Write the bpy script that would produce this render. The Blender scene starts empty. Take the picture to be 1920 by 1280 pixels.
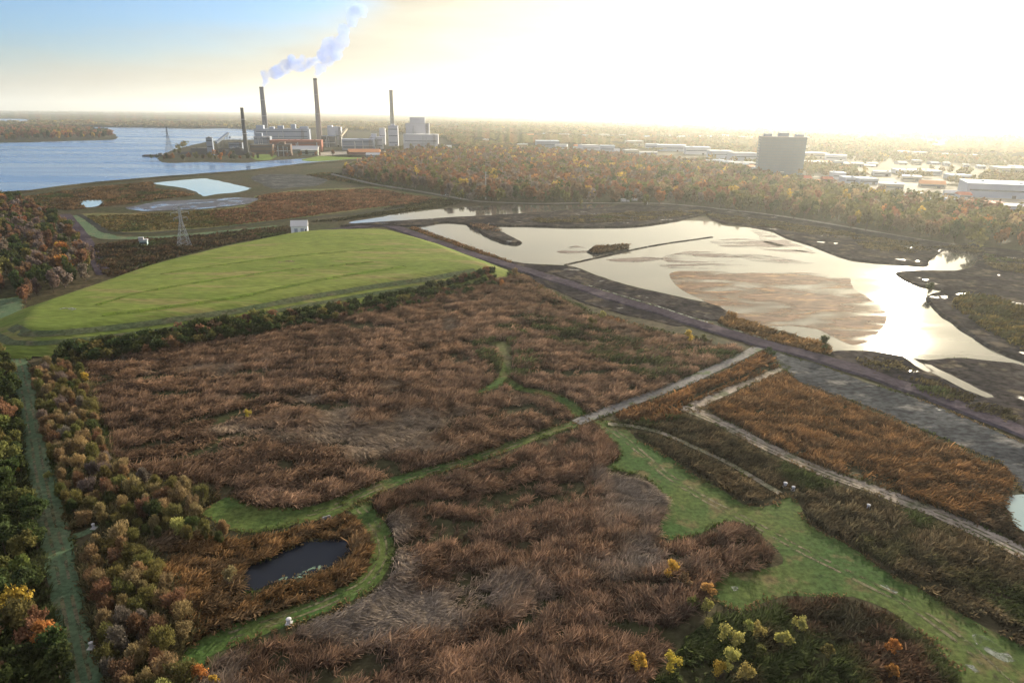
import bpy, math, random
import numpy as np
from mathutils import Matrix, Vector
from mathutils.geometry import tessellate_polygon
R = math.radians
C = bpy.context.scene.collection
scene = bpy.context.scene
random.seed(7)

# ------------------------------------------------------------------ camera
CAM_H = 90.0
PITCH, ROLL = 18.5, 0.46
F = 1280.0                                  # focal length in photo pixels (24 mm on a 36 mm wide sensor)
cam = bpy.data.cameras.new('camera')
cam.lens, cam.sensor_width = 24.0, 36.0
cam.clip_start, cam.clip_end = 1.0, 120000.0
co = bpy.data.objects.new('camera', cam)
C.objects.link(co)
RM = Matrix.Rotation(R(90 - PITCH), 3, 'X') @ Matrix.Rotation(R(ROLL), 3, 'Z')
co.matrix_world = Matrix.Translation((0, 0, CAM_H)) @ RM.to_4x4()
scene.camera = co

# ------------------------------------------------------------------ sun, sky, exposure
SUN_EL, SUN_AZ = 13.6, 30.5                 # azimuth clockwise from +Y
SUN_DIR = Vector((math.sin(R(SUN_AZ)) * math.cos(R(SUN_EL)), math.cos(R(SUN_AZ)) * math.cos(R(SUN_EL)), math.sin(R(SUN_EL))))
sun = bpy.data.lights.new('sun', 'SUN')
sun.energy, sun.angle, sun.color = 3.4, R(0.53), (1.0, 0.87, 0.66)
so = bpy.data.objects.new('sun', sun)
so.rotation_euler = SUN_DIR.to_track_quat('Z', 'Y').to_euler()
so.location = (0, 0, 500)
C.objects.link(so)

w = bpy.data.worlds.new('World')
scene.world = w
w.use_nodes = True
nt = w.node_tree
nt.nodes.clear()


def N(nt, typ, **kw):
    n = nt.nodes.new(typ)
    for k, v in kw.items():
        if k.startswith('i_'):
            n.inputs[k[2:].replace('_', ' ')].default_value = v
        else:
            setattr(n, k, v)
    return n


def M(nt, op, a, b=None, c=None, clamp=False):
    n = nt.nodes.new('ShaderNodeMath')
    n.operation, n.use_clamp = op, clamp
    for i, v in enumerate((a, b, c)):
        if v is None:
            continue
        if isinstance(v, (int, float)):
            n.inputs[i].default_value = v
        else:
            nt.links.new(v, n.inputs[i])
    return n.outputs[0]


def MIX(nt, fac, a, b, blend='MIX'):
    n = nt.nodes.new('ShaderNodeMix')
    n.data_type, n.blend_type = 'RGBA', blend
    n.clamp_factor = True
    for i, v in ((0, fac), (6, a), (7, b)):
        if isinstance(v, (int, float)):
            n.inputs[i].default_value = v
        elif isinstance(v, tuple):
            n.inputs[i].default_value = (*v, 1) if len(v) == 3 else v
        else:
            nt.links.new(v, n.inputs[i])
    return n.outputs[2]


def SMOOTH(nt, x, lo, hi):
    n = nt.nodes.new('ShaderNodeMapRange')
    n.interpolation_type = 'SMOOTHSTEP'
    nt.links.new(x, n.inputs[0])
    n.inputs[1].default_value, n.inputs[2].default_value = lo, hi
    return n.outputs[0]


SKY_STRENGTH = 0.05
tc = N(nt, 'ShaderNodeTexCoord')
sky = N(nt, 'ShaderNodeTexSky')
sky.sky_type = 'NISHITA'
sky.sun_disc = False
sky.sun_elevation, sky.sun_rotation = R(SUN_EL), R(SUN_AZ)
sky.air_density, sky.dust_density, sky.ozone_density = 1.0, 1.2, 1.5
dirn = tc.outputs['Generated']
sep = N(nt, 'ShaderNodeSeparateXYZ')
nt.links.new(dirn, sep.inputs[0])
dotn = N(nt, 'ShaderNodeVectorMath', operation='DOT_PRODUCT')
nt.links.new(dirn, dotn.inputs[0])
dotn.inputs[1].default_value = SUN_DIR
cosg = M(nt, 'MAXIMUM', dotn.outputs['Value'], 0.0)
# thin veil of high cloud: its upper edge climbs towards the sun
mapn = N(nt, 'ShaderNodeMapping')
mapn.inputs['Scale'].default_value = (3.0, 3.0, 22.0)
nt.links.new(dirn, mapn.inputs[0])
cn = N(nt, 'ShaderNodeTexNoise', i_Scale=1.6, i_Detail=5.0, i_Roughness=0.55)
nt.links.new(mapn.outputs[0], cn.inputs[0])
edge = M(nt, 'MULTIPLY_ADD', sep.outputs[0], 0.149, 0.1177)
edge = M(nt, 'ADD', edge, M(nt, 'MULTIPLY', M(nt, 'POWER', M(nt, 'MAXIMUM', M(nt, 'ADD', sep.outputs[0], 0.34), 0.0), 2.0), 1.5))
tt = M(nt, 'SUBTRACT', sep.outputs[2], edge)
tt = M(nt, 'ADD', tt, M(nt, 'MULTIPLY_ADD', cn.outputs['Fac'], 0.06, -0.03))
above = SMOOTH(nt, tt, -0.03, 0.05)
veil_amt = M(nt, 'SUBTRACT', 1.0, M(nt, 'MULTIPLY', above, 1.0))
g1 = M(nt, 'POWER', cosg, 7.0)
g2 = M(nt, 'POWER', cosg, 40.0)
g3 = M(nt, 'POWER', cosg, 400.0)
VEIL = (3.35, 3.15, 2.6)
veil = MIX(nt, g1, VEIL, (5.0, 4.6, 3.5))
vs_ = nt.nodes.new('ShaderNodeVectorMath')
vs_.operation = 'SCALE'
nt.links.new(veil, vs_.inputs[0])
nt.links.new(M(nt, 'MULTIPLY_ADD', cn.outputs['Fac'], 0.7, 0.65), vs_.inputs['Scale'])
veil = vs_.outputs[0]
skyc = MIX(nt, 1.0, sky.outputs[0], (0.38, 0.62, 1.0), 'MULTIPLY')
col = MIX(nt, veil_amt, skyc, veil)
# bright thin overcast added out of view overhead, softens shadows and lifts the foreground
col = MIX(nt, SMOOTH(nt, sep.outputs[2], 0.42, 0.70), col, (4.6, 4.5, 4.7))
glow = MIX(nt, 1.0, (0, 0, 0), MIX(nt, 1.0, (.7, .55, .3), g2, 'MULTIPLY'), 'ADD')
col = MIX(nt, 1.0, col, glow, 'ADD')
col = MIX(nt, 1.0, col, MIX(nt, 1.0, (7.0, 6.0, 3.6), g3, 'MULTIPLY'), 'ADD')
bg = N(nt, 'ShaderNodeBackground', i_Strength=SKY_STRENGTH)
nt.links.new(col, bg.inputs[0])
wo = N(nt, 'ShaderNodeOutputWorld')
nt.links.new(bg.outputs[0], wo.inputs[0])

scene.view_settings.view_transform = 'Standard'
scene.view_settings.look = 'None'
scene.view_settings.exposure = 1.95
scene.view_settings.gamma = 1.0
cy = scene.cycles
cy.use_denoising = True
cy.use_adaptive_sampling = True
cy.adaptive_threshold = 0.02
cy.max_bounces = 5
cy.diffuse_bounces = 2
cy.glossy_bounces = 2
cy.transmission_bounces = 2
cy.transparent_max_bounces = 6
cy.volume_bounces = 1
cy.caustics_reflective = False
cy.caustics_refractive = False
cy.sample_clamp_indirect = 4.0


# ------------------------------------------------------------------ geometry of the view: photo pixel -> place on the ground
def ray(x, y):
    return RM @ Vector(((x - 960) / F, (640 - y) / F, -1.0))


def G(x, y, z=0.0):
    d = ray(x, y)
    t = (z - CAM_H) / d.z
    return np.array((d.x * t, d.y * t))


def GP(pts, z=0.0):
    return np.array([G(p[0], p[1], z) for p in pts])


RMI = RM.transposed()


def proj(p):
    c = RMI @ (Vector(p) - Vector((0, 0, CAM_H)))
    return 960 + F * c.x / -c.z, 640 - F * c.y / -c.z


def hgt(xy, ytop):
    lo, hi = -5.0, 700.0
    for _ in range(50):
        m = (lo + hi) / 2
        if proj((xy[0], xy[1], m))[1] > ytop:
            lo = m
        else:
            hi = m
    return lo


# ------------------------------------------------------------------ noise
def _hash(ix, iy, seed):
    n = (ix.astype(np.int64) * 374761393 + iy.astype(np.int64) * 668265263 + seed * 1442695041) & 0x7fffffff
    n = ((n ^ (n >> 13)) * 1274126177) & 0x7fffffff
    n = n ^ (n >> 16)
    return (n & 0xffffff) / float(0xffffff)


def vn(x, y, seed=0):
    x, y = np.asarray(x, float), np.asarray(y, float)
    ix, iy = np.floor(x), np.floor(y)
    fx, fy = x - ix, y - iy
    u, v = fx * fx * (3 - 2 * fx), fy * fy * (3 - 2 * fy)
    a, b = _hash(ix, iy, seed), _hash(ix + 1, iy, seed)
    c, d = _hash(ix, iy + 1, seed), _hash(ix + 1, iy + 1, seed)
    return (a * (1 - u) + b * u) * (1 - v) + (c * (1 - u) + d * u) * v


def fbm(x, y, o=4, seed=0, g=0.5):
    s, a, t, f = 0.0, 1.0, 0.0, 1.0
    for i in range(o):
        s = s + a * vn(np.asarray(x) * f + 17.3 * i, np.asarray(y) * f - 9.1 * i, seed + i * 13)
        t += a
        a *= g
        f *= 2.03
    return s / t


def pip(P, poly):
    x, y = P[:, 0], P[:, 1]
    inside = np.zeros(len(P), bool)
    n = len(poly)
    j = n - 1
    for i in range(n):
        xi, yi = poly[i]
        xj, yj = poly[j]
        if yi != yj:
            c = ((yi > y) != (yj > y)) & (x < (xj - xi) * (y - yi) / (yj - yi) + xi)
            inside ^= c
        j = i
    return inside


def seg_dist(P, line):
    d = np.full(len(P), 1e9)
    for a, b in zip(line[:-1], line[1:]):
        ab = b - a
        L = max(1e-9, float(ab @ ab))
        t = np.clip(((P - a) @ ab) / L, 0, 1)
        q = a + t[:, None] * ab
        d = np.minimum(d, np.hypot(*(P - q).T))
    return d


def spline(pts, step, closed=False):
    pts = np.asarray(pts, float)
    n = len(pts)
    out = []
    rng = range(n if closed else n - 1)
    for i in rng:
        if closed:
            p0, p1, p2, p3 = pts[i - 1], pts[i], pts[(i + 1) % n], pts[(i + 2) % n]
        else:
            p1, p2 = pts[i], pts[i + 1]
            p0 = pts[i - 1] if i else 2 * p1 - p2
            p3 = pts[i + 2] if i + 2 < n else 2 * p2 - p1
        k = max(1, int(np.hypot(*(p2 - p1)[:2]) / step))
        for t in np.arange(k) / k:
            # gentle Catmull-Rom
            m1, m2 = (p2 - p0) * 0.35, (p3 - p1) * 0.35
            t2, t3 = t * t, t * t * t
            out.append((2 * t3 - 3 * t2 + 1) * p1 + (t3 - 2 * t2 + t) * m1 + (-2 * t3 + 3 * t2) * p2 + (t3 - t2) * m2)
    if not closed:
        out.append(pts[-1])
    return np.array(out)


# ------------------------------------------------------------------ linking
def tag(o, label=None, cat=None, group=None, kind=None):
    if label: o['label'] = label
    if cat: o['category'] = cat
    if group: o['group'] = group
    if kind: o['kind'] = kind
    return o


def link(name, me, mat=None, parent=None):
    o = bpy.data.objects.new(name, me)
    C.objects.link(o)
    if mat is not None and me is not None and not me.materials:
        me.materials.append(mat)
    if parent is not None:
        o.parent = parent
    return o


def thing(name, label, cat, loc, rz=0.0, group=None, scale=1.0):
    o = bpy.data.objects.new(name, None)
    o.empty_display_size = 1.0
    C.objects.link(o)
    o.location, o.rotation_euler, o.scale = loc, (0, 0, rz), (scale,) * 3
    return tag(o, label, cat, group)


def np_mesh(name, V, Q, nper=4, attrs=None, smooth=False):
    """mesh from numpy arrays; every face has nper corners"""
    me = bpy.data.meshes.new(name)
    V = np.ascontiguousarray(V, dtype=np.float32)
    Q = np.ascontiguousarray(Q, dtype=np.int32)
    me.vertices.add(len(V))
    me.vertices.foreach_set('co', V.ravel())
    me.loops.add(Q.size)
    me.loops.foreach_set('vertex_index', Q.ravel())
    me.polygons.add(len(Q))
    me.polygons.foreach_set('loop_start', np.arange(len(Q), dtype=np.int32) * nper)
    for k, (typ, arr) in (attrs or {}).items():
        a = me.attributes.new(k, typ, 'FACE')
        a.data.foreach_set('color' if typ == 'FLOAT_COLOR' else 'value', np.ascontiguousarray(arr, dtype=np.float32).ravel())
    me.update(calc_edges=True)
    if smooth:
        me.polygons.foreach_set('use_smooth', np.ones(len(Q), bool))
    return me


class MB:
    """collects boxes, bars, prisms and lathes into one mesh"""
    def __init__(s):
        s.v, s.f = [], []

    def add(s, v, f):
        o = len(s.v)
        s.v += [tuple(p) for p in v]
        s.f += [tuple(i + o for i in q) for q in f]
        return s

    def box(s, x0, x1, y0, y1, z0, z1):
        v = [(x0, y0, z0), (x1, y0, z0), (x1, y1, z0), (x0, y1, z0), (x0, y0, z1), (x1, y0, z1), (x1, y1, z1), (x0, y1, z1)]
        return s.add(v, [(3, 2, 1, 0), (4, 5, 6, 7), (0, 1, 5, 4), (1, 2, 6, 5), (2, 3, 7, 6), (3, 0, 4, 7)])

    def bar(s, p, q, r, r2=None, n=4):
        p, q = Vector(p), Vector(q)
        r2 = r if r2 is None else r2
        d = (q - p).normalized()
        u = d.cross(Vector((0, 0, 1)) if abs(d.z) < .95 else Vector((1, 0, 0))).normalized()
        w_ = d.cross(u)
        v = []
        for c, rr in ((p, r), (q, r2)):
            for k in range(n):
                a = 2 * math.pi * (k + .5) / n
                v.append(c + u * math.cos(a) * rr + w_ * math.sin(a) * rr)
        f = [(k, (k + 1) % n, n + (k + 1) % n, n + k) for k in range(n)] + [tuple(range(n - 1, -1, -1)), tuple(range(n, 2 * n))]
        return s.add(v, f)

    def lathe(s, prof, n=20, c=(0, 0, 0), cap=True):
        v, f = [], []
        for r, z in prof:
            for k in range(n):
                a = 2 * math.pi * k / n
                v.append((c[0] + r * math.cos(a), c[1] + r * math.sin(a), c[2] + z))
        for i in range(len(prof) - 1):
            for k in range(n):
                k2 = (k + 1) % n
                f.append((i * n + k, i * n + k2, (i + 1) * n + k2, (i + 1) * n + k))
        if cap:
            f.append(tuple(range(n - 1, -1, -1)))
            f.append(tuple((len(prof) - 1) * n + k for k in range(n)))
        return s.add(v, f)

    def prism(s, prof, x0, x1):
        """closed (y, z) profile pushed along x"""
        n = len(prof)
        v = [(x0, y, z) for y, z in prof] + [(x1, y, z) for y, z in prof]
        f = [(k, n + k, n + (k + 1) % n, (k + 1) % n) for k in range(n)] + [tuple(range(n)), tuple(range(2 * n - 1, n - 1, -1))]
        return s.add(v, f)

    def build(s, name, mat, parent=None):
        me = bpy.data.meshes.new(name)
        me.from_pydata(s.v, [], s.f)
        me.update()
        return link(name, me, mat, parent)


# ------------------------------------------------------------------ materials
def new_mat(name):
    m = bpy.data.materials.new(name)
    m.use_nodes = True
    t = m.node_tree
    t.nodes.clear()
    out = t.nodes.new('ShaderNodeOutputMaterial')
    return m, t, out


def pos_noise(t, scale, detail=4.0, rough=0.55, stretch=None, rot=0.0, dist=0.0):
    g = t.nodes.new('ShaderNodeNewGeometry')
    src = g.outputs['Position']
    mp = t.nodes.new('ShaderNodeMapping')
    mp.inputs['Rotation'].default_value = (0, 0, rot)
    mp.inputs['Scale'].default_value = stretch or (1, 1, 1)
    t.links.new(src, mp.inputs[0])
    n = N(t, 'ShaderNodeTexNoise', i_Scale=scale, i_Detail=detail, i_Roughness=rough, i_Distortion=dist)
    t.links.new(mp.outputs[0], n.inputs[0])
    return n.outputs['Fac']


def surf_mat(name, c1, c2, c3=None, s1=0.02, s2=0.3, rough=0.9, spec=0.02, bump=0.0, bscale=1.0, stretch=None, rot=0.0,
             lo=0.35, hi=0.65, wet=None, fine=0.35, holes=None):
    """soil, grass, gravel: two noises between three colours; wet=(scale, lo, hi, roughness) makes smooth damp patches"""
    m, t, out = new_mat(name)
    p = N(t, 'ShaderNodeBsdfPrincipled', i_Roughness=rough)
    p.inputs['Specular IOR Level'].default_value = spec
    a = SMOOTH(t, pos_noise(t, s1, 5, .6, stretch, rot), lo, hi)
    c = MIX(t, a, c1, c2)
    b = SMOOTH(t, pos_noise(t, s2, 5, .65, stretch, rot), 0.3, 0.7)
    if c3:
        c = MIX(t, SMOOTH(t, pos_noise(t, s1 * 2.7, 5, .6, stretch, rot + .4), 0.52, 0.66), c, c3)
    k = M(t, 'MULTIPLY_ADD', b, 2 * fine, 1 - fine)
    mul = t.nodes.new('ShaderNodeVectorMath')
    mul.operation = 'SCALE'
    t.links.new(c, mul.inputs[0])
    t.links.new(k, mul.inputs['Scale'])
    t.links.new(mul.outputs[0], p.inputs['Base Color'])
    if wet:
        f = SMOOTH(t, pos_noise(t, wet[0], 5, .6, stretch, rot, .4), wet[1], wet[2])
        r = M(t, 'MULTIPLY_ADD', f, wet[3] - rough, rough)
        t.links.new(r, p.inputs['Roughness'])
        t.links.new(M(t, 'MULTIPLY_ADD', f, 0.5 - spec, spec), p.inputs['Specular IOR Level'])
    if bump:
        bn = N(t, 'ShaderNodeBump', i_Strength=1.0, i_Distance=bump)
        t.links.new(pos_noise(t, bscale, 5, .65, stretch, rot), bn.inputs['Height'])
        t.links.new(bn.outputs[0], p.inputs['Normal'])
    if holes:
        mx = N(t, 'ShaderNodeMixShader')
        t.links.new(SMOOTH(t, pos_noise(t, holes[0], 5, .62, stretch, rot, .6), holes[1], holes[2]), mx.inputs[0])
        t.links.new(t.nodes.new('ShaderNodeBsdfTransparent').outputs[0], mx.inputs[1])
        t.links.new(p.outputs[0], mx.inputs[2])
        t.links.new(mx.outputs[0], out.inputs[0])
        return m
    t.links.new(p.outputs[0], out.inputs[0])
    return m


def water_mat(name, base, rough=0.06, bump=0.02, bscale=0.4, streak=None, tint=(1, 1, 1), spec=0.5):
    m, t, out = new_mat(name)
    p = N(t, 'ShaderNodeBsdfPrincipled', i_Roughness=rough, i_IOR=1.33)
    p.inputs['Base Color'].default_value = (*base, 1)
    p.inputs['Specular IOR Level'].default_value = spec
    p.inputs['Specular Tint'].default_value = (*tint, 1)
    if streak:
        f = SMOOTH(t, pos_noise(t, streak[0], 4, .55, streak[1], streak[2]), 0.4, 0.62)
        t.links.new(M(t, 'MULTIPLY_ADD', f, streak[3] - rough, rough), p.inputs['Roughness'])
        t.links.new(MIX(t, f, base, streak[4]), p.inputs['Base Color'])
    bn = N(t, 'ShaderNodeBump', i_Strength=1.0, i_Distance=bump)
    t.links.new(pos_noise(t, bscale, 3, .5), bn.inputs['Height'])
    t.links.new(bn.outputs[0], p.inputs['Normal'])
    t.links.new(p.outputs[0], out.inputs[0])
    return m


def leaf_mat(name, attr_color=False, transl=0.35):
    """foliage: colour of the object (or of the face) times a per-leaf light/dark value"""
    m, t, out = new_mat(name)
    if attr_color:
        a = N(t, 'ShaderNodeAttribute', attribute_name='col')
        c = a.outputs['Color']
    else:
        oi = t.nodes.new('ShaderNodeObjectInfo')
        a = N(t, 'ShaderNodeAttribute', attribute_name='lv')
        mul = t.nodes.new('ShaderNodeVectorMath')
        mul.operation = 'SCALE'
        t.links.new(oi.outputs['Color'], mul.inputs[0])
        t.links.new(a.outputs['Fac'], mul.inputs['Scale'])
        c = mul.outputs[0]
    d = t.nodes.new('ShaderNodeBsdfDiffuse')
    tr = t.nodes.new('ShaderNodeBsdfTranslucent')
    t.links.new(c, d.inputs[0])
    t.links.new(c, tr.inputs[0])
    mx = N(t, 'ShaderNodeMixShader')
    mx.inputs[0].default_value = transl
    t.links.new(d.outputs[0], mx.inputs[1])
    t.links.new(tr.outputs[0], mx.inputs[2])
    t.links.new(mx.outputs[0], out.inputs[0])
    return m


def plain(name, c, rough=0.7, spec=0.3, var=0.15, scale=0.4, metal=0.0):
    m, t, out = new_mat(name)
    p = N(t, 'ShaderNodeBsdfPrincipled', i_Roughness=rough, i_Metallic=metal)
    p.inputs['Specular IOR Level'].default_value = spec
    f = pos_noise(t, scale, 5, .65)
    k = M(t, 'MULTIPLY_ADD', f, 2 * var, 1 - var)
    mul = t.nodes.new('ShaderNodeVectorMath')
    mul.operation = 'SCALE'
    mul.inputs[0].default_value = c
    t.links.new(k, mul.inputs['Scale'])
    t.links.new(mul.outputs[0], p.inputs['Base Color'])
    t.links.new(p.outputs[0], out.inputs[0])
    return m


GROUND = surf_mat('earth', (.045, .038, .022), (.034, .038, .017), (.06, .048, .03), .012, .25, fine=.5, bump=.3, bscale=.5)
FARGROUND = GROUND
GRASS = surf_mat('mown_grass', (.036, .070, .020), (.068, .088, .026), (.10, .085, .04), .045, .8, fine=.4, bump=.12, bscale=1.5)
MOUND_GRASS = surf_mat('capped_mound_grass', (.098, .132, .028), (.132, .156, .038), (.16, .145, .055), .022, .45, fine=.30, bump=.15, bscale=1.2,
                       stretch=(.35, 1.6, 1), rot=R(-14))
LANE_GRASS = surf_mat('lane_grass', (.062, .098, .055), (.08, .112, .064), (.12, .125, .075), .05, .9, fine=.35, bump=.1, bscale=1.6)
ASPHALT = surf_mat('haul_road_gravel', (.040, .033, .044), (.060, .050, .062), (.085, .07, .078), .03, .5, rough=.95, spec=.0, fine=.3)
DIRT = surf_mat('track_dirt', (.20, .165, .125), (.28, .24, .20), (.12, .12, .075), .05, .8, fine=.35)
PALE = surf_mat('bare_pale_soil', (.22, .23, .21), (.15, .17, .13), (.10, .13, .06), .25, 1.2, fine=.3, holes=(.45, .38, .62))
MUD = surf_mat('black_ash_mud', (.015, .014, .018), (.042, .037, .036), (.075, .062, .048), .03, .3, rough=.95, spec=.0, fine=.6,
               bump=.10, bscale=.5, wet=(.065, .63, .70, .18))
ASH = surf_mat('wet_grey_ash', (.036, .039, .043), (.070, .073, .075), (.13, .125, .115), .03, .45, rough=.95, spec=.0, fine=.5, bump=.03, bscale=.4,
               stretch=(.8, 1.3, 1), rot=R(-35), wet=(.06, .66, .74, .4))
MAT_ALGAE = surf_mat('tan_scum', (.165, .098, .058), (.105, .065, .042), (.25, .15, .07), .045, .22, rough=.8, spec=.02, fine=.5, bump=.03, bscale=.25,
                     stretch=(.5, 1.3, 1), rot=R(20), holes=(.045, .36, .58))
SCUM = surf_mat('grey_scum', (.13, .10, .085), (.17, .13, .11), (.09, .075, .07), .04, .2, rough=.8, spec=.03, fine=.25, bump=.03, bscale=.3, stretch=(.4, 1.3, 1), rot=R(15), holes=(.055, .42, .62))
RIVER = water_mat('river_water', (.065, .11, .19), .18, .35, .05, (.006, (.25, 1.2, 1), R(8), .30, (.08, .15, .27)), tint=(.85, .93, 1))
POND = water_mat('pond_water', (.07, .068, .06), .045, .012, .25, (.02, (.4, 1.4, 1), R(-10), .08, (.11, .10, .08)), tint=(1, .92, .80), spec=.62)
CYANPOND = water_mat('pale_pond_water', (.22, .30, .31), .06, .01, .3)
DARKPOND = water_mat('dark_pond_water', (.008, .010, .015), .05, .02, .5, spec=.2)
LEAF = leaf_mat('autumn_leaf')
LEAFC = leaf_mat('mixed_foliage', True)
REED = leaf_mat('dry_reed', True, .30)
BARK = plain('bark', (.10, .08, .065), .9, .1, .4, 1.5)

# ------------------------------------------------------------------ sheets of the setting
ZSTEP = [0.0]
VIS = []            # traced open areas (paths, ponds, lawns) that reeds and shrubs must leave visible


def sheet(name, px, mat, z, label, rough=0.6, step=4.0, world=False, cut=True, smooth=True, kind='structure', zpx=0.0, skirt=None, parent=None, seed=1):
    W = np.asarray(px, float) if world else GP(px, zpx)
    if smooth:
        W = spline(W, step, True)
    if rough:
        nx = fbm(W[:, 0] / (rough * 9), W[:, 1] / (rough * 9), 4, seed) - .5
        ny = fbm(W[:, 0] / (rough * 9), W[:, 1] / (rough * 9), 4, seed + 50) - .5
        W = W + np.stack([nx, ny], 1) * rough * 3.2
    if cut:
        VIS.append(W)
    V = [Vector((p[0], p[1], z)) for p in W]
    tri = tessellate_polygon([V])
    vs = [tuple(v) for v in V]
    fs = [tuple(t) for t in tri]
    fs = [f if (vs[f[1]][0] - vs[f[0]][0]) * (vs[f[2]][1] - vs[f[0]][1]) - (vs[f[1]][1] - vs[f[0]][1]) * (vs[f[2]][0] - vs[f[0]][0]) > 0 else f[::-1] for f in fs]
    if skirt:
        n = len(vs)
        ctr = W.mean(0)
        area = 0.5 * np.sum(W[:, 0] * np.roll(W[:, 1], -1) - np.roll(W[:, 0], -1) * W[:, 1])
        tg = np.roll(W, -1, 0) - np.roll(W, 1, 0)
        nr = np.stack([tg[:, 1], -tg[:, 0]], 1)
        nr /= np.maximum(1e-6, np.hypot(*nr.T))[:, None]
        if area < 0:
            nr = -nr
        B = W + nr * skirt
        vs += [(b[0], b[1], -.2) for b in B]
        for i in range(n):
            j = (i + 1) % n
            fs.append((i, n + i, n + j, j) if area > 0 else (j, n + j, n + i, i))
    me = bpy.data.meshes.new(name)
    me.from_pydata(vs, [], fs)
    me.update()
    o = link(name, me, mat, parent)
    return tag(o, label, name.replace('_', ' ') if parent is None else None, None, kind)


def ribbon(name, px, width, mat, z, label, prof=((-1, 0), (1, 0)), step=3.0, wob=0.25, cut=True, world=False, kind='structure', seed=3, pad=0.0):
    """a strip along a line; width is a number or one number per point; prof = cross-section (across, up)"""
    W = np.asarray(px, float) if world else GP(px)
    n0 = len(W)
    wd = np.full(n0, float(width)) if np.isscalar(width) else np.asarray(width, float)
    A = spline(np.column_stack([W, wd]), step)
    P, wd = A[:, :2], A[:, 2]
    tg = np.gradient(P, axis=0)
    tg /= np.maximum(1e-6, np.hypot(*tg.T))[:, None]
    nr = np.stack([-tg[:, 1], tg[:, 0]], 1)
    L = wd / 2 * (1 + wob * 2 * (fbm(P[:, 0] / 6, P[:, 1] / 6, 3, seed) - .5))
    Rr = wd / 2 * (1 + wob * 2 * (fbm(P[:, 0] / 6, P[:, 1] / 6, 3, seed + 9) - .5))
    vs, fs = [], []
    k = len(prof)
    for i in range(len(P)):
        for u, h in prof:
            q = P[i] + nr[i] * (-u * (Rr[i] if u > 0 else L[i]))
            jit = (vn(P[i][0] / 5, P[i][1] / 5 + u * 3, seed) - .5) * .35 * h
            vs.append((q[0], q[1], z + h + jit))
    for i in range(len(P) - 1):
        for j in range(k - 1):
            a = i * k + j
            fs.append((a, a + 1, a + k + 1, a + k)[::-1])
    me = bpy.data.meshes.new(name)
    me.from_pydata(vs, [], fs)
    me.update()
    # make it face up
    if me.polygons and sum(p.normal.z for p in me.polygons) < 0:
        me.flip_normals()
    o = link(name, me, mat)
    if cut:
        VIS.append(np.concatenate([P + nr * (wd / 2 + pad)[:, None], (P - nr * (wd / 2 + pad)[:, None])[::-1]]))
    return tag(o, label, name.replace('_', ' '), None, kind)


# the land itself: one disc out to the horizon
def land():
    vs, fs = [(0, 0, 0)], []
    rad = [40, 80, 120, 180, 260, 380, 560, 800, 1200, 1800, 2600, 4000, 6500, 10000, 16000, 25000, 40000]
    n = 96
    for r in rad:
        for k in range(n):
            a = 2 * math.pi * k / n
            vs.append((r * math.cos(a), r * math.sin(a), 0))
    for k in range(n):
        fs.append((0, 1 + k, 1 + (k + 1) % n))
    for i in range(len(rad) - 1):
        for k in range(n):
            k2 = (k + 1) % n
            fs.append((1 + i * n + k, 1 + (i + 1) * n + k, 1 + (i + 1) * n + k2, 1 + i * n + k2))
    me = bpy.data.meshes.new('ground')
    me.from_pydata(vs, [], fs)
    me.update()
    return tag(link('ground', me, GROUND), 'open brown and green ground reaching to the horizon', 'ground', None, 'structure')


land()

# ---- water
sheet('river', [(-900, 600), (-300, 440), (0, 361), (60, 357), (150, 345), (290, 332), (400, 324), (470, 318), (560, 307), (640, 300), (692, 294),
                (640, 293), (560, 298), (500, 302), (455, 306), (420, 305), (380, 304), (330, 306), (304, 305), (296, 298), (300, 293), (318, 284),
                (345, 276), (390, 266), (430, 262), (478, 262), (484, 254), (480, 244), (430, 241), (360, 242), (300, 240), (215, 239), (-500, 236), (-1600, 250)],
      RIVER, .06, 'wide blue river curving past the wooded point and the power plant', rough=2.5, step=15, cut=False)
sheet('river', [(-300, 224), (0, 223), (40, 223.5), (58, 226), (50, 230.5), (0, 231), (-300, 231)], RIVER, .09,
      'thin pale reach of river beyond the wooded point', rough=4, step=60, cut=False)
sheet('pond', [(287, 344), (330, 339), (385, 335), (430, 344), (468, 353), (450, 360), (410, 364), (382, 368), (366, 359), (335, 351)], CYANPOND, .10,
      'pale bluish settling pond beside the river bank', rough=2)
sheet('pond', [(150, 378), (172, 375), (194, 376), (184, 386), (160, 389)], CYANPOND, .10, 'small pale pond west of the black ash strip', rough=1.5)
sheet('pond', [(652, 418), (700, 409), (760, 399), (860, 389), (950, 384), (1040, 385), (1145, 384), (1120, 391), (1000, 400), (860, 407), (700, 418)], POND, .10,
      'long narrow bright pond below the autumn forest edge', rough=1.5, step=6)
sheet('pond', [(775, 427), (800, 423), (835, 419), (872, 421), (900, 425), (950, 424), (1010, 426), (1080, 428), (1180, 427), (1235, 421), (1280, 414), (1340, 416), (1362, 424),
               (1440, 429), (1452, 436), (1475, 448), (1520, 461), (1560, 477), (1600, 489), (1680, 497), (1735, 500), (1742, 490), (1770, 470), (1802, 461),
               (1832, 461), (1834, 484), (1822, 500), (1790, 508), (1730, 508), (1682, 511), (1690, 524), (1730, 539), (1778, 547), (1748, 553), (1745, 570),
               (1762, 592), (1800, 620), (1860, 655), (1930, 682), (1925, 688), (1850, 676), (1800, 672), (1735, 676), (1690, 668), (1640, 660), (1562, 660),
               (1552, 646), (1480, 626), (1402, 602), (1372, 590), (1340, 570), (1272, 556), (1200, 540), (1130, 520), (1070, 499), (1000, 495), (958, 490),
               (900, 469), (832, 445)], POND, .10, 'large bright settling pond mirroring the low sun', rough=1.2, step=5)
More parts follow.
